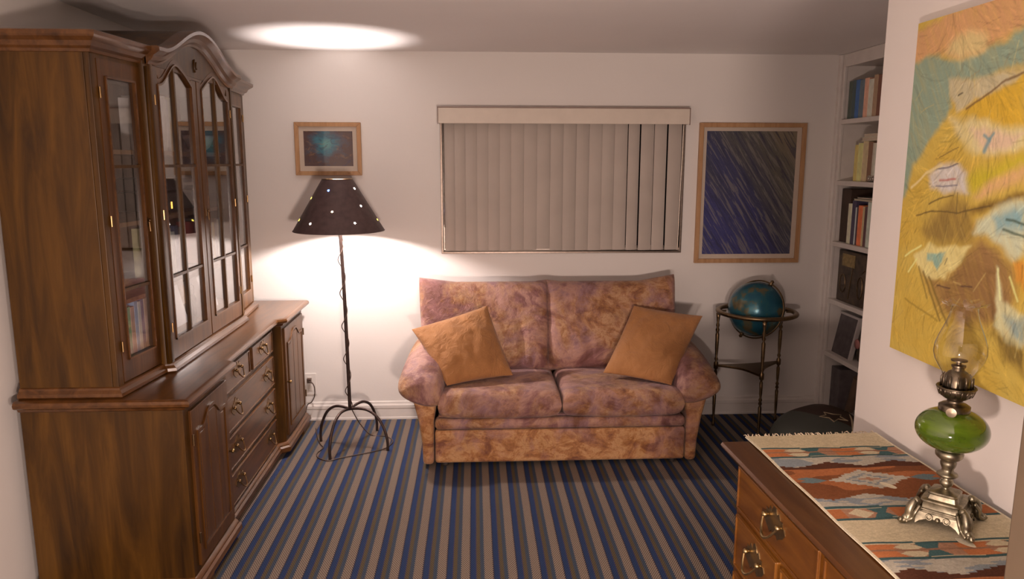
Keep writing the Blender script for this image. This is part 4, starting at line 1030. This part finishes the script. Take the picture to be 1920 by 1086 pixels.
def row(z, y, items, grp, shelfname):
    for k, (c, n, w_, h_, dd) in enumerate(items):
        y -= w_+.002
        book(y, w_, 2.395+dd, .19, z+.0005, h_, c, '%s book on the %s shelf of the white bookcase' % (n, shelfname), grp, face=-1)
row(SH[5], 4.80, [((62, 62, 52), 'far dark olive', .045, .235, 0), ((55, 60, 58), 'dark teal grey', .040, .238, .0), ((48, 72, 108), 'blue', .045, .236, 0), ((78, 80, 82), 'slate grey', .055, .232, 0), ((190, 120, 95), 'coral', .048, .236, 0), ((165, 145, 125), 'cream spotted', .055, .225, 0), ((135, 100, 75), 'tan', .045, .245, 0), ((95, 55, 40), 'red brown', .040, .240, 0), ((175, 165, 155), 'white', .025, .236, 0), ((95, 60, 45), 'dark brown', .05, .24, 0), ((150, 130, 110), 'beige', .05, .23, 0)], 'books on the top bookcase shelf', 'top')
# black title blocks on the cream spine
b = MB(); yq = 4.80-(.045+.040+.045+.055+.048+.055)-.012+.008
row(SH[4], 4.665, [((165, 135, 75), 'mustard', .040, .225, 0), ((170, 150, 95), 'yellow with a dark head band', .055, .235, 0), ((160, 130, 95), 'sand coloured', .060, .245, 0), ((105, 70, 50), 'brown', .050, .240, 0), ((150, 130, 110), 'first thin pale', .022, .232, 0), ((165, 148, 128), 'second thin pale', .022, .232, 0), ((150, 130, 110), 'third thin pale', .022, .232, 0), ((160, 145, 125), 'fourth thin pale', .022, .230, 0), ((120, 90, 70), 'last brown', .05, .24, 0)], 'books on the second bookcase shelf', 'second')
row(SH[3], 4.690, [((165, 145, 118), 'cream', .046, .255, 0), ((55, 42, 55), 'dark navy', .042, .275, 0), ((150, 140, 130), 'very thin white', .014, .235, 0), ((60, 40, 45), 'dark plum', .018, .24, 0), ((200, 85, 50), 'bright red orange', .050, .250, 0), ((150, 120, 85), 'thin tan', .022, .245, 0), ((75, 45, 42), 'maroon', .030, .245, 0), ((150, 140, 122), 'thick grey white', .060, .275, 0), ((120, 115, 100), 'grey', .05, .265, 0), ((60, 50, 50), 'black', .05, .26, 0)], 'books on the third bookcase shelf', 'third')
def flatbook(x0, x1, y0, y1, z, th, c, label, rz=0):
    r = thing('book', ((x0+x1)/2, (y0+y1)/2, z), label, 'book'); k = ('cover', c)
    if k not in M: M[k] = plain('book_cover_%d' % len(M), alb(c, (150, 124, 108)), .5, var=.12, sc=30)
    b = MB().box((x0, y0, z), (x1, y1, z+.002)).box((x0, y0, z+th-.002), (x1, y1, z+th)).box((x1-.003, y0, z+.002), (x1, y1, z+th-.002)); b.build('cover', M[k], r)
    MB().box((x0+.003, y0+.003, z+.002), (x1-.003, y1-.003, z+th-.002)).build('pages', M['pages'], r); r.rotation_euler.z = rz
flatbook(2.40, 2.58, 4.34, 4.60, SH[4]+.2465, .022, (150, 125, 100), 'beige book lying flat across the upright books of the second bookcase shelf')
flatbook(2.40, 2.56, 4.30, 4.58, SH[4]+.2695, .020, (135, 112, 92), 'tan book lying topmost on the second bookcase shelf')
flatbook(2.40, 2.58, 4.36, 4.64, SH[3]+.2765, .012, (110, 95, 75), 'thin grey brown magazine lying across the books of the third bookcase shelf')
flatbook(2.41, 2.58, 4.34, 4.62, SH[3]+.2895, .010, (75, 62, 50), 'dark thin magazine lying topmost on the third bookcase shelf')
# small carved trinket beside the boxes on the second shelf
o = MB().torus((2.385, 4.44, SH[4]+.022), .012, .009, axis=0, n=20, m=8).torus((2.385, 4.415, SH[4]+.020), .010, .009, axis=0, n=20, m=8).torus((2.385, 4.39, SH[4]+.022), .012, .009, axis=0, n=20, m=8).build('trinket', M['chrome'], None, smooth=True)
tag(o, 'small knotted pale trinket at the front of the second bookcase shelf', 'ornament')
o = MB().box((2.41, 4.697, SH[3]+.0005), (2.62, 4.815, SH[3]+.345)).build('shade_block', plain('shade_block_brown', (.05, .028, .018), .6, var=.3), None, bevel=.003); tag(o, 'tall dark block added as shade at the left end of the third bookcase shelf', 'box')  # added dark block, stands in for shade inside the shelf
# fourth shelf: dark patterned game case
M['dkbox'] = plain('dark_patterned_box', (.055, .035, .02), .4, var=.7, sc=26)
M['ylabel'] = plain('yellow_box_label', (.30, .22, .09), .6, var=.35, sc=40)
r = thing('patterned_box', (2.50, 4.55, SH[2]), 'dark patterned box with a yellow label standing on the fourth shelf of the bookcase', 'box')
MB().box((2.400, 4.305, SH[2]+.0005), (2.60, 4.775, SH[2]+.335)).build('case', M['dkbox'], r, bevel=.006)
MB().box((2.3975, 4.56, SH[2]+.235), (2.4005, 4.72, SH[2]+.315)).build('label_panel', M['ylabel'], r)
b = MB()
for (y, z, ry, rz) in ((4.48, .12, .03, .07), (4.70, .12, .035, .06)):
    q = [(y+ry*math.cos(2*PI*k/16), SH[2]+z+rz*math.sin(2*PI*k/16)) for k in range(17)]; b.tube([(2.3985, a, c) for a, c in q], .0022, 5)
b.tube([(2.3985, 4.58, SH[2]+.24), (2.3985, 4.62, SH[2]+.03)], .0025, 5); b.tube([(2.3985, 4.47, SH[2]+.21), (2.3985, 4.43, SH[2]+.24), (2.3985, 4.40, SH[2]+.2)], .002, 5)
b.build('gilt_ornament', M['gbrass'], r)
# fifth shelf: framed board leaning, dark box behind, small bag with a pink patch
M['dkgrey'] = plain('dark_grey_board', (.10, .085, .09), .5, var=.3, sc=20)
r = thing('leaning_frame', (2.44, 4.68, SH[1]), 'grey framed board with a pale edge leaning on the fifth shelf of the bookcase', 'frame')
b = MB().prism([(2.405, SH[1]+.001), (2.420, SH[1]+.001), (2.470, SH[1]+.270), (2.455, SH[1]+.270)], 1, 4.555, 4.79); b.build('board', M['dkgrey'], r)
b = MB(); b.prism([(2.398, SH[1]+.001), (2.422, SH[1]+.001), (2.474, SH[1]+.276), (2.450, SH[1]+.276)], 1, 4.538, 4.556); b.prism([(2.447, SH[1]+.262), (2.470, SH[1]+.262), (2.474, SH[1]+.276), (2.450, SH[1]+.276)], 1, 4.54, 4.79); b.build('frame_edge', M['card'], r)
o = MB().box((2.52, 4.60, SH[1]+.0005), (2.63, 4.80, SH[1]+.30)).build('file_box', M['card'], None, bevel=.003); tag(o, 'pale file box behind the leaning framed board on the fifth bookcase shelf', 'box')
r = thing('decorated_bag', (2.46, 4.44, SH[1]), 'dark bag with a round pink patch on the fifth shelf of the bookcase', 'bag')
MB().loft([[(2.46+.06*math.cos(a)*s_, 4.44+.075*math.sin(a)*s_, SH[1]+z) for a in [2*PI*k/16 for k in range(16)]] for z, s_ in ((.001, .9), (.05, 1), (.15, .95), (.22, .7), (.25, .4), (.27, .5))]).build('pouch', M['dkbox'], r, sub=1)
MB().lathe([(.032, 0), (.030, .006), (0, .009)], (0, 0, 0), 20).xform(Matrix.Translation((2.402, 4.455, SH[1]+.13)) @ Matrix.Rotation(-PI/2, 4, 'Y')).build('round_patch', plain('dull_pink', (.42, .18, .17), .6), r, smooth=True)
# lowest shelf: dark portfolio and roll
r = thing('dark_folder', (2.50, 4.70, SH[0]), 'dark folder standing on the lowest shelf of the bookcase', 'folder')
MB().box((2.41, 4.66, SH[0]+.0005), (2.62, 4.78, SH[0]+.28)).build('folder', M['dkgrey'], r, bevel=.004)
o = MB().tube([(2.45, 4.58, SH[0]+.030), (2.45, 4.50, SH[0]+.27)], .028, 18).build('paper_roll', plain('brown_paper', (.14, .09, .06), .7), None, smooth=True, auto=.7); tag(o, 'brown paper roll leaning on the lowest shelf of the bookcase', 'roll')

# ================================================================ PATCHWORK FLOOR CUSHION
t = NT('patchwork_leather'); v = t.coord()
sp = t.N.new('ShaderNodeSeparateXYZ'); t.l(v, sp.inputs[0])
wv = t.math('SUBTRACT', t.math('ADD', t.math('ADD', sp.outputs[1], t.math('MULTIPLY', sp.outputs[0], .75)), t.math('MULTIPLY', t.math('SINE', t.math('MULTIPLY', sp.outputs[0], 9)), .05)), -.13)
pc_ = t.ramp(wv, [(0, (.075, .085, .075)), (.03, (.035, .014, .006))], True); pc2 = t.mix(t.math('GREATER_THAN', wv, .42), pc_, (.10, .05, .022))
t.set(Base_Color=pc2, Roughness=.55); t.bump(t.noise(v, 30, 4), .15, .004); M['patch'] = t.m
fcush = thing('floor_cushion', (2.02, 4.20, 0), 'low dark patchwork leather floor cushion with a pale star outline beside the bookcase', 'cushion')
out_ = [(1.62, 4.02), (1.85, 3.78), (2.12, 3.82), (2.33, 4.02), (2.345, 4.36), (2.20, 4.50), (2.02, 4.40), (1.82, 4.28)]
b = MB(); cx_, cy_ = 2.02, 4.15; secs = []
for z, s_ in ((.002, .93), (.03, 1.0), (.13, .97), (.205, .88), (.240, .70), (.252, .4)):
    secs.append([(cx_+(x-cx_)*s_, cy_+(y-cy_)*s_, z) for x, y in out_])
b.loft(secs); fo = b.build('body', M['patch'], fcush, sub=2)
M['cream'] = plain('cream_stitching', (.42, .34, .22), .7)
sc_ = (2.09, 4.08); q = []
for k in range(11):
    a = PI/2+2*PI*k/10; rr = .078 if k % 2 == 0 else .040; q.append((sc_[0]+rr*math.cos(a+.2), sc_[1]+rr*math.sin(a+.2)*1.1, (.2535 if rr < .05 else .250)-.10*max(0, rr*math.cos(a+.2)-.03)))
MB().tube(q, .0035, 6).build('star_outline', M['cream'], fcush)
MB().tube(smooth_path([(2.30, 4.34, .17), (2.26, 4.25, .215), (2.20, 4.08, .238), (2.14, 3.94, .225), (2.11, 3.86, .17)], 5), .006, 8).build('piping', M['cream'], fcush, smooth=True)

# ================================================================ DRESSER, RUNNER, OIL LAMP
DC = Vector((1.028, 1.615, 0)); DR = .028
dr = thing('dresser', tuple(DC), 'red brown wooden dresser with brass bail handles against the right wall', 'dresser')
DT = .872
b = MB(); b.box((.812, 1.085, .06), (1.275, 2.115, .842)); b.build('carcase', M['dresser'], dr, bevel=.004)
b = MB(); tp = [(0, 0), (.010, .002), (.016, .010), (.024, .012), (.028, .020), (.024, .029), (.018, .030)]
x0, x1, y0, y1 = .798, 1.280, 1.075, 2.135; secs = []
for o_, z in [(-.002, .842)]+[(a, .842+c) for a, c in tp]+[(.0, .872)]:
    secs.append([(x0-o_, y0-min(o_, .01), z), (x1, y0-min(o_, .01), z), (x1, y1+o_, z), (x0-o_, y1+o_, z)])
b.loft(secs); b.build('top', M['dressertop'], dr, smooth=True, auto=.6)
b = MB().box((.795, 1.08, .0), (1.275, 2.125, .075)); b.build('plinth', M['dresser'], dr, bevel=.006)
XF = .812
M['dbail'] = metal('dresser_brass', (.46, .34, .17), .3)
def ddrawer(y0, y1, z0, z1, p): drawer(XF, y0, y1, z0, z1, dr, p, sgn=-1, mat=M['dresser'], s=1.32, pm=M['dbail'])
ddrawer(1.585, 2.085, .692, .826, [1.83]); ddrawer(1.10, 1.560, .692, .826, [1.33])
ddrawer(1.800, 2.085, .505, .672, [1.94]); ddrawer(1.385, 1.775, .505, .672, [1.58]); ddrawer(1.10, 1.360, .505, .672, [1.23])
for (z0, z1) in ((.305, .485), (.095, .285)): ddrawer(1.10, 2.085, z0, z1, [1.33, 1.85])
dr.rotation_euler.z = DR
# kilim runner
def kilim(u, v):
    X_ = u*.425; Y_ = 2.185-(1-v)*1.115       # v=1 far end
    ref = (190, 163, 146)
    bei, lt, org, rust, teal, grey, pink, dkr, blu = [np.array(alb(c, ref, .88)) for c in ((178, 146, 113), (158, 134, 114), (165, 90, 52), (112, 60, 34), (56, 70, 66), (118, 110, 106), (148, 98, 72), (76, 40, 26), (96, 98, 94))]
    n = fbm(X_*90, Y_*160, 3); C = np.tile(bei, (len(u), 1))*(.85+.3*n)[:, None]
    def band(a, b_, c):
        m = ((Y_ < a) & (Y_ >= b_)).astype(float); return lay(C, m, c)
    per = .560                                   # pattern repeat along the runner
    stp = lambda x, s_: np.round(x/s_)*s_
    for k in range(2):
        o_ = -k*per
        # light field, mottled
        m = ((Y_ < 2.006+o_) & (Y_ >= 1.69+o_)); C[m] = (lt*(.85+.3*n[m])[:, None])
        mm = m & (fbm(X_*14, Y_*60, 2) > .55); C[mm] = grey*1.05
        # rust field with stepped edges
        zig = np.abs(((X_/.20+.25+.5*(k % 2)) % 1)-.5)*2
        top = 1.938+o_+stp(.030*zig, .006); bot = 1.764+o_-stp(.034*(1-zig), .006)
        m = (Y_ < top) & (Y_ > bot); C[m] = np.where((fbm(X_*7+k, Y_*30, 2) > (.56 if k == 0 else .30))[m][:, None], (org*.62+rust*.38)[None, :], rust[None, :])*(.85+.3*n[m])[:, None]
        m = (Y_ < top) & (Y_ > 1.925+o_); C[m] = dkr
        # medallion
        cx, cy = .215, 1.853+o_; dx, dy = np.abs(X_-cx), np.abs(Y_-cy)
        dd = stp(dx, .012)/.115+stp(dy, .008)/.058
        m = dd < 1; C[m] = lt*(.9+.3*n[m])[:, None]; m = (dd < .62) & (dd > .45); C[m] = grey; m = dd < .22; C[m] = pink
        # side leaves
        for sx in (.050, .375):
            e = sx < .2; xx = (X_-(sx-.045)) if e else ((sx+.045)-X_)
            m = (xx > 0) & (xx < .09); hh = .018*np.sin(np.clip(xx/.09, 0, 1)*PI*.9+.28); notch = np.maximum(0, (.03-xx))*.5
            m = m & (np.abs(Y_-cy) < hh) & (np.abs(Y_-cy) > notch); C[m] = blu
    for a in (2.076, 1.516, .956):                # narrow patterned bands between pairs of teal lines
        for c_, w_ in ((a, .0045), (a-.068, .0055)):
            yy_ = c_+.002*np.sign(np.sin(X_*25)); m = np.abs(Y_-yy_) < w_; C[m] = teal*(.8+.4*n[m])[:, None]
        seg_ = (X_ % .215)/.215; m = (Y_ < a-.006) & (Y_ > a-.062); yc = np.abs(Y_-(a-.034))/.028
        C[m] = pink*(.85+.3*n[m])[:, None]
        mm = m & (seg_ < .28+.08*yc); C[mm] = org
        mm = m & (np.abs(seg_-.47) < .16*(1-np.abs(yc-.5)*1.4)); C[mm] = bei
        mm = m & (np.abs(seg_-.70) < .05+.09*yc); C[mm] = teal*1.2
        mm = m & (yc < .13); C[mm] = pink*.75
    for a in (1.688, 1.128):
        for c_, w_ in ((a, .006), (a-.057, .006)):
            m = np.abs(Y_-c_-.002*np.sign(np.sin(X_*21))) < w_; C[m] = teal*(.8+.4*n[m])[:, None]
        seg_ = ((X_+.05) % .215)/.215; m = (Y_ < a-.007) & (Y_ > a-.051); yc = np.abs(Y_-(a-.0285))/.022
        C[m] = pink*(.85+.3*n[m])[:, None]
        mm = m & (seg_ < .42); C[mm] = org*.85
        mm = m & (np.abs(seg_-.62) < .14*(1.1-yc)); C[mm] = bei
        mm = m & (np.abs(seg_-.86) < .05+.08*yc); C[mm] = teal*1.2
    # selvedge
    ed = (X_ < .007) | (X_ > .418); C[ed] = np.array(alb((190, 160, 130), ref, .9))
    return C*(.82+.36*fbm(X_*300, Y_*500, 2))[:, None]
t = NT('kilim_weave'); a_ = t.N.new('ShaderNodeAttribute'); a_.attribute_name = 'Col'
v = t.coord((180, 420, 1)); n = t.noise(v, 1.0, 3, .6)
t.set(Base_Color=t.mix(.35, a_.outputs['Color'], t.ramp(n, [(.3, (.4, .4, .4)), (.65, (1, 1, 1))]), 'MULTIPLY'), Roughness=.95, Specular_IOR_Level=.1); t.bump(n, .5, .003); M['kilim'] = t.m
ru = thing('kilim_runner', (DC.x, DC.y, DT), 'fringed kilim runner with rust, teal and beige bands laid along the dresser top', 'runner')
wav = lambda u, v: .0062+.0012*np.sin(v*23+u*3)+.0008*np.sin(u*19)
painted('weave', (.855, 1.068+.002, DT), (.425, 0, 0), (0, 1.113, 0), 170, 440, kilim, M['kilim'], ru, .003, ext=wav)
b = MB()
for k in range(46):
    x = .860+.414*k/45+random.uniform(-.003, .003); L_ = random.uniform(.010, .022); dx = random.uniform(-.012, .012)
    b.tube([(x, 2.182, DT+.005), (x+dx*.5, 2.182+L_*.5, DT+.006+random.uniform(0, .004)), (x+dx, 2.182+L_*.85, DT+.0035)], .0016, 5)
b.build('fringe', M['cream2'] if 'cream2' in M else plain('cream_fringe', (.46, .38, .27), .9), ru, smooth=True)
ru.rotation_euler.z = DR

OX, OY = 1.108, 1.605; OZ = DT+.0090
M['pewter'] = metal('tarnished_silver', (.40, .36, .26), .40, .6)
M['burner'] = metal('dark_burner_brass', (.22, .18, .13), .36, .4)
ol = thing('oil_lamp', (OX, OY, OZ), 'antique oil lamp with green glass font, clear chimney and ornate silver foot on the runner', 'oil lamp')
def sq(h, z, n=9, rot=.62, rnd=.12):
    pts = []
    for k in range(4*n):
        a = 2*PI*k/(4*n); c_, s_ = math.cos(a), math.sin(a); m_ = max(abs(c_), abs(s_)); r_ = h*((1-rnd)/m_+rnd*1.0)
        x, y = r_*c_, r_*s_; pts.append((OX+x*math.cos(rot)-y*math.sin(rot), OY+x*math.sin(rot)+y*math.cos(rot), OZ+z))
    return pts
RO = math.atan2(1.484-OY, .001)+PI/4     # corner foot points to the camera side
b = MB(); b.loft([sq(h, z, rot=RO) for h, z in ((.052, .030), (.054, .032), (.052, .036), (.046, .040), (.044, .052), (.045, .055), (.043, .058), (.034, .060), (.031, .070), (.032, .073), (.030, .076), (.020, .079), (.010, .082))])
b.build('base_plinth', M['pewter'], ol, smooth=True, auto=.6)
for k in range(4):
    a = RO+PI/2*k; ux, uy = math.cos(a), math.sin(a); tx, ty = -uy, ux      # pierced apron panels
    b = MB(); half = [(0, .010), (.012, .012), (.020, .008), (.030, .004), (.040, -.004)]; w_ = .046
    out = [(-w_, .034), (-w_, -.002), (-.038, .006), (-.026, .012), (-.012, .016), (0, .014), (.012, .016), (.026, .012), (.038, .006), (w_, -.002), (w_, .034)]
    vs = [];
    for (s_, z), rr in [((p[0], p[1]), 0) for p in out]: vs.append((s_, z))
    A = [(OX+ux*(.058-.25*(z-.0))*1+tx*s_, OY+uy*(.058-.25*(z-.0))+ty*s_, OZ+z+.004) for s_, z in vs]; B = [(p[0]-ux*.004, p[1]-uy*.004, p[2]) for p in A]
    b.loft([A, B]); b.sphere((OX+ux*.055, OY+uy*.055, OZ+.020), .006, 12, 8)
    for e in (-1, 1): b.torus((0, 0, 0), .006, .0018, n=16, m=6).xform(Matrix.Translation((OX+ux*.056+tx*e*.018, OY+uy*.056+ty*e*.018, OZ+.023)) @ Vector((ux, uy, .2)).to_track_quat('Z', 'Y').to_matrix().to_4x4(), len(b.v)-16*6)
    b.build('pierced_apron', M['pewter'], ol, smooth=True, auto=.7)
    a2 = a+PI/4; ux, uy = math.cos(a2), math.sin(a2)                         # scroll legs on the corners
    P_ = lambda r_, z: (OX+ux*r_, OY+uy*r_, OZ+z)
    b = MB(); b.tube(smooth_path([P_(.060, .050), P_(.074, .050), P_(.082, .034), P_(.083, .020), P_(.090, .008), P_(.101, .004), P_(.106, .009)], 4), [.006+.005*math.sin(PI*min(1, i/20)) for i in range(25)], 10)
    for (r_, z, q) in ((.068, .053, .009), (.079, .046, .008), (.084, .030, .008), (.092, .012, .008), (.103, .008, .006)): b.sphere(P_(r_, z), q, 10, 7)
    tx, ty = -uy, ux
    for e in (-1, 1):
        b.tube(smooth_path([(OX+ux*.066+tx*e*.012, OY+uy*.066+ty*e*.012, OZ+.046), (OX+ux*.078+tx*e*.014, OY+uy*.078+ty*e*.014, OZ+.030), (OX+ux*.082+tx*e*.010, OY+uy*.082+ty*e*.010, OZ+.014), (OX+ux*.096+tx*e*.008, OY+uy*.096+ty*e*.008, OZ+.005)], 4), .0045, 8)
    b.build('scroll_leg', M['pewter'], ol, smooth=True)
MB().lathe([(.010, .078), (.006, .083), (.0065, .086), (.013, .091), (.0155, .098), (.013, .105), (.007, .109), (.018, .112), (.023, .116), (.021, .121), (.013, .124), (.0125, .131), (.0165, .140), (.0175, .147), (.015, .153), (.022, .156), (.029, .163), (.030, .171), (.026, .178), (.018, .181)], (OX, OY, OZ), 32).build('stem', M['pewter'], ol, smooth=True)
t = NT('green_glass'); v = t.coord((1, 1, 14)); n = t.noise(t.coord((1, 1, 3)), 6, 4, .6, 1.2); n2 = t.noise(v, 4, 2)
t.set(Base_Color=t.ramp(t.math('ADD', t.math('MULTIPLY', n, .75), t.math('MULTIPLY', n2, .25)), [(.3, (.055, .105, .008)), (.7, (.15, .25, .018))]), Roughness=.10, Transmission_Weight=.35, IOR=1.45, Coat_Weight=.6, Coat_Roughness=.04); M['green'] = t.m
f = []
for k in range(25):
    a = -PI/2+PI*k/24; f.append((max(.0, .0775*math.cos(a)**.88 if math.cos(a) > 1e-6 else 0), .228+.050*math.sin(a)))
f = [p for p in f if p[0] > .02]; MB().lathe(f, (OX, OY, OZ), 48).build('glass_font', M['green'], ol, smooth=True)
MB().lathe([(.031, .268), (.033, .272), (.033, .286), (.029, .288), (.027, .290), (.018, .292), (.016, .300), (.024, .304), (.034, .312), (.038, .322), (.0395, .330), (.037, .332), (.036, .326), (.030, .322)], (OX, OY, OZ), 32).build('collar', M['burner'], ol, smooth=True)
b = MB(); b.torus((OX, OY, OZ+.330), .040, .0022, n=40, m=6)
for k in range(20):
    a = 2*PI*k/20; b.tube([(OX+.034*math.cos(a), OY+.034*math.sin(a), OZ+.312), (OX+.0395*math.cos(a+.08), OY+.0395*math.sin(a+.08), OZ+.329)], .0016, 5)
for k in range(12):
    a = 2*PI*k/12; b.tube([(OX+.031*math.cos(a), OY+.031*math.sin(a), OZ+.330), (OX+.0325*math.cos(a), OY+.0325*math.sin(a), OZ+.352), (OX+.029*math.cos(a), OY+.029*math.sin(a), OZ+.360)], [.003, .002, .0012], 6)
b.build('gallery', M['burner'], ol, smooth=True)
MB().lathe([(.027, .328), (.028, .345), (.026, .358), (.020, .366), (.013, .370), (.012, .376), (.015, .378), (.015, .382), (.006, .384), (.005, .390), (.017, .392), (.017, .3945), (0, .396)], (OX, OY, OZ), 28).build('burner', M['burner'], ol, smooth=True, auto=.8)
MB().lathe([(.003, 0), (.011, .001), (.011, .006), (.003, .007)], (0, 0, 0), 18).xform(Matrix.Translation((OX-.026, OY-.030, OZ+.280)) @ Vector((-.65, -.76, 0)).to_track_quat('Z', 'Y').to_matrix().to_4x4()).build('wick_knob', M['burner'], ol, smooth=True, auto=.8)
M['chim'] = thin_glass('chimney_glass', (.965, .96, .94), 2.0)
prof = [(.031, .334), (.031, .356), (.034, .366), (.043, .380), (.051, .396), (.0545, .412), (.053, .430), (.047, .450), (.039, .470), (.032, .490), (.028, .506), (.0275, .518)]
seg = 60; b = MB(); n_ = len(prof)+2; vs = []
for k in range(seg):
    a = 2*PI*k/seg; w_ = math.sin(a*9)
    for r_, z in prof+[(.037+.002*w_, .524+.002*w_), (.047+.003*w_, .526+.005*w_)]: vs.append((OX+r_*math.cos(a), OY+r_*math.sin(a), OZ+z))
b.add(vs, [(k*n_+j, ((k+1) % seg)*n_+j, ((k+1) % seg)*n_+j+1, k*n_+j+1) for k in range(seg) for j in range(n_-1)])
b.build('chimney', M['chim'], ol, smooth=True)

# ================================================================ LIGHTS AND CAMERA
def light(name, typ, loc, energy, color, size=.05, rot=None, size_y=None):
    L_ = bpy.data.lights.new(name, typ); L_.energy = energy; L_.color = color
    if typ == 'AREA': L_.shape = 'RECTANGLE'; L_.size = size; L_.size_y = size_y or size
    else: L_.shadow_soft_size = size
    o = bpy.data.objects.new(name, L_); COL.objects.link(o); o.location = loc
    if rot: o.rotation_euler = rot
    return o
light('floor_lamp_bulb', 'POINT', (SX+.004, LY, 1.428), 66, (1, .86, .82), .026)
light('table_lamp_bulb', 'POINT', (.15, .35, 1.02), 80, (1, .76, .655), .045)
light('room_fill', 'POINT', (.40, -.6, 1.08), 205, (1, .76, .655), .10)  # added unseen fill behind the camera, brightens the room
W = bpy.data.worlds.new('room_world'); SC.world = W; W.use_nodes = True
W.node_tree.nodes['Background'].inputs[0].default_value = (1, .76, .66, 1); W.node_tree.nodes['Background'].inputs[1].default_value = .22
cam = bpy.data.cameras.new('camera'); co = bpy.data.objects.new('camera', cam); COL.objects.link(co)
cam.sensor_width = 36; cam.lens = 36*1400/1920; cam.clip_start = .05
p, y, r_ = math.radians(9.75), math.radians(2.9), math.radians(-.1)
Rw = Matrix.Rotation(-y, 4, 'Z') @ Matrix.Rotation(PI/2-p, 4, 'X') @ Matrix.Rotation(-r_, 4, 'Z')
co.matrix_world = Matrix.Translation((0, 0, CAMH)) @ Rw
SC.camera = co
SC.view_settings.view_transform = 'Standard'; SC.view_settings.look = 'None'; SC.view_settings.exposure = 0.07; SC.view_settings.gamma = 1.0
SC.view_settings.use_curve_mapping = False
try:
    SC.cycles.max_bounces = 8; SC.cycles.transparent_max_bounces = 16; SC.cycles.sample_clamp_indirect = 4; SC.cycles.caustics_reflective = False; SC.cycles.caustics_refractive = False; SC.cycles.use_denoising = True
except Exception: pass
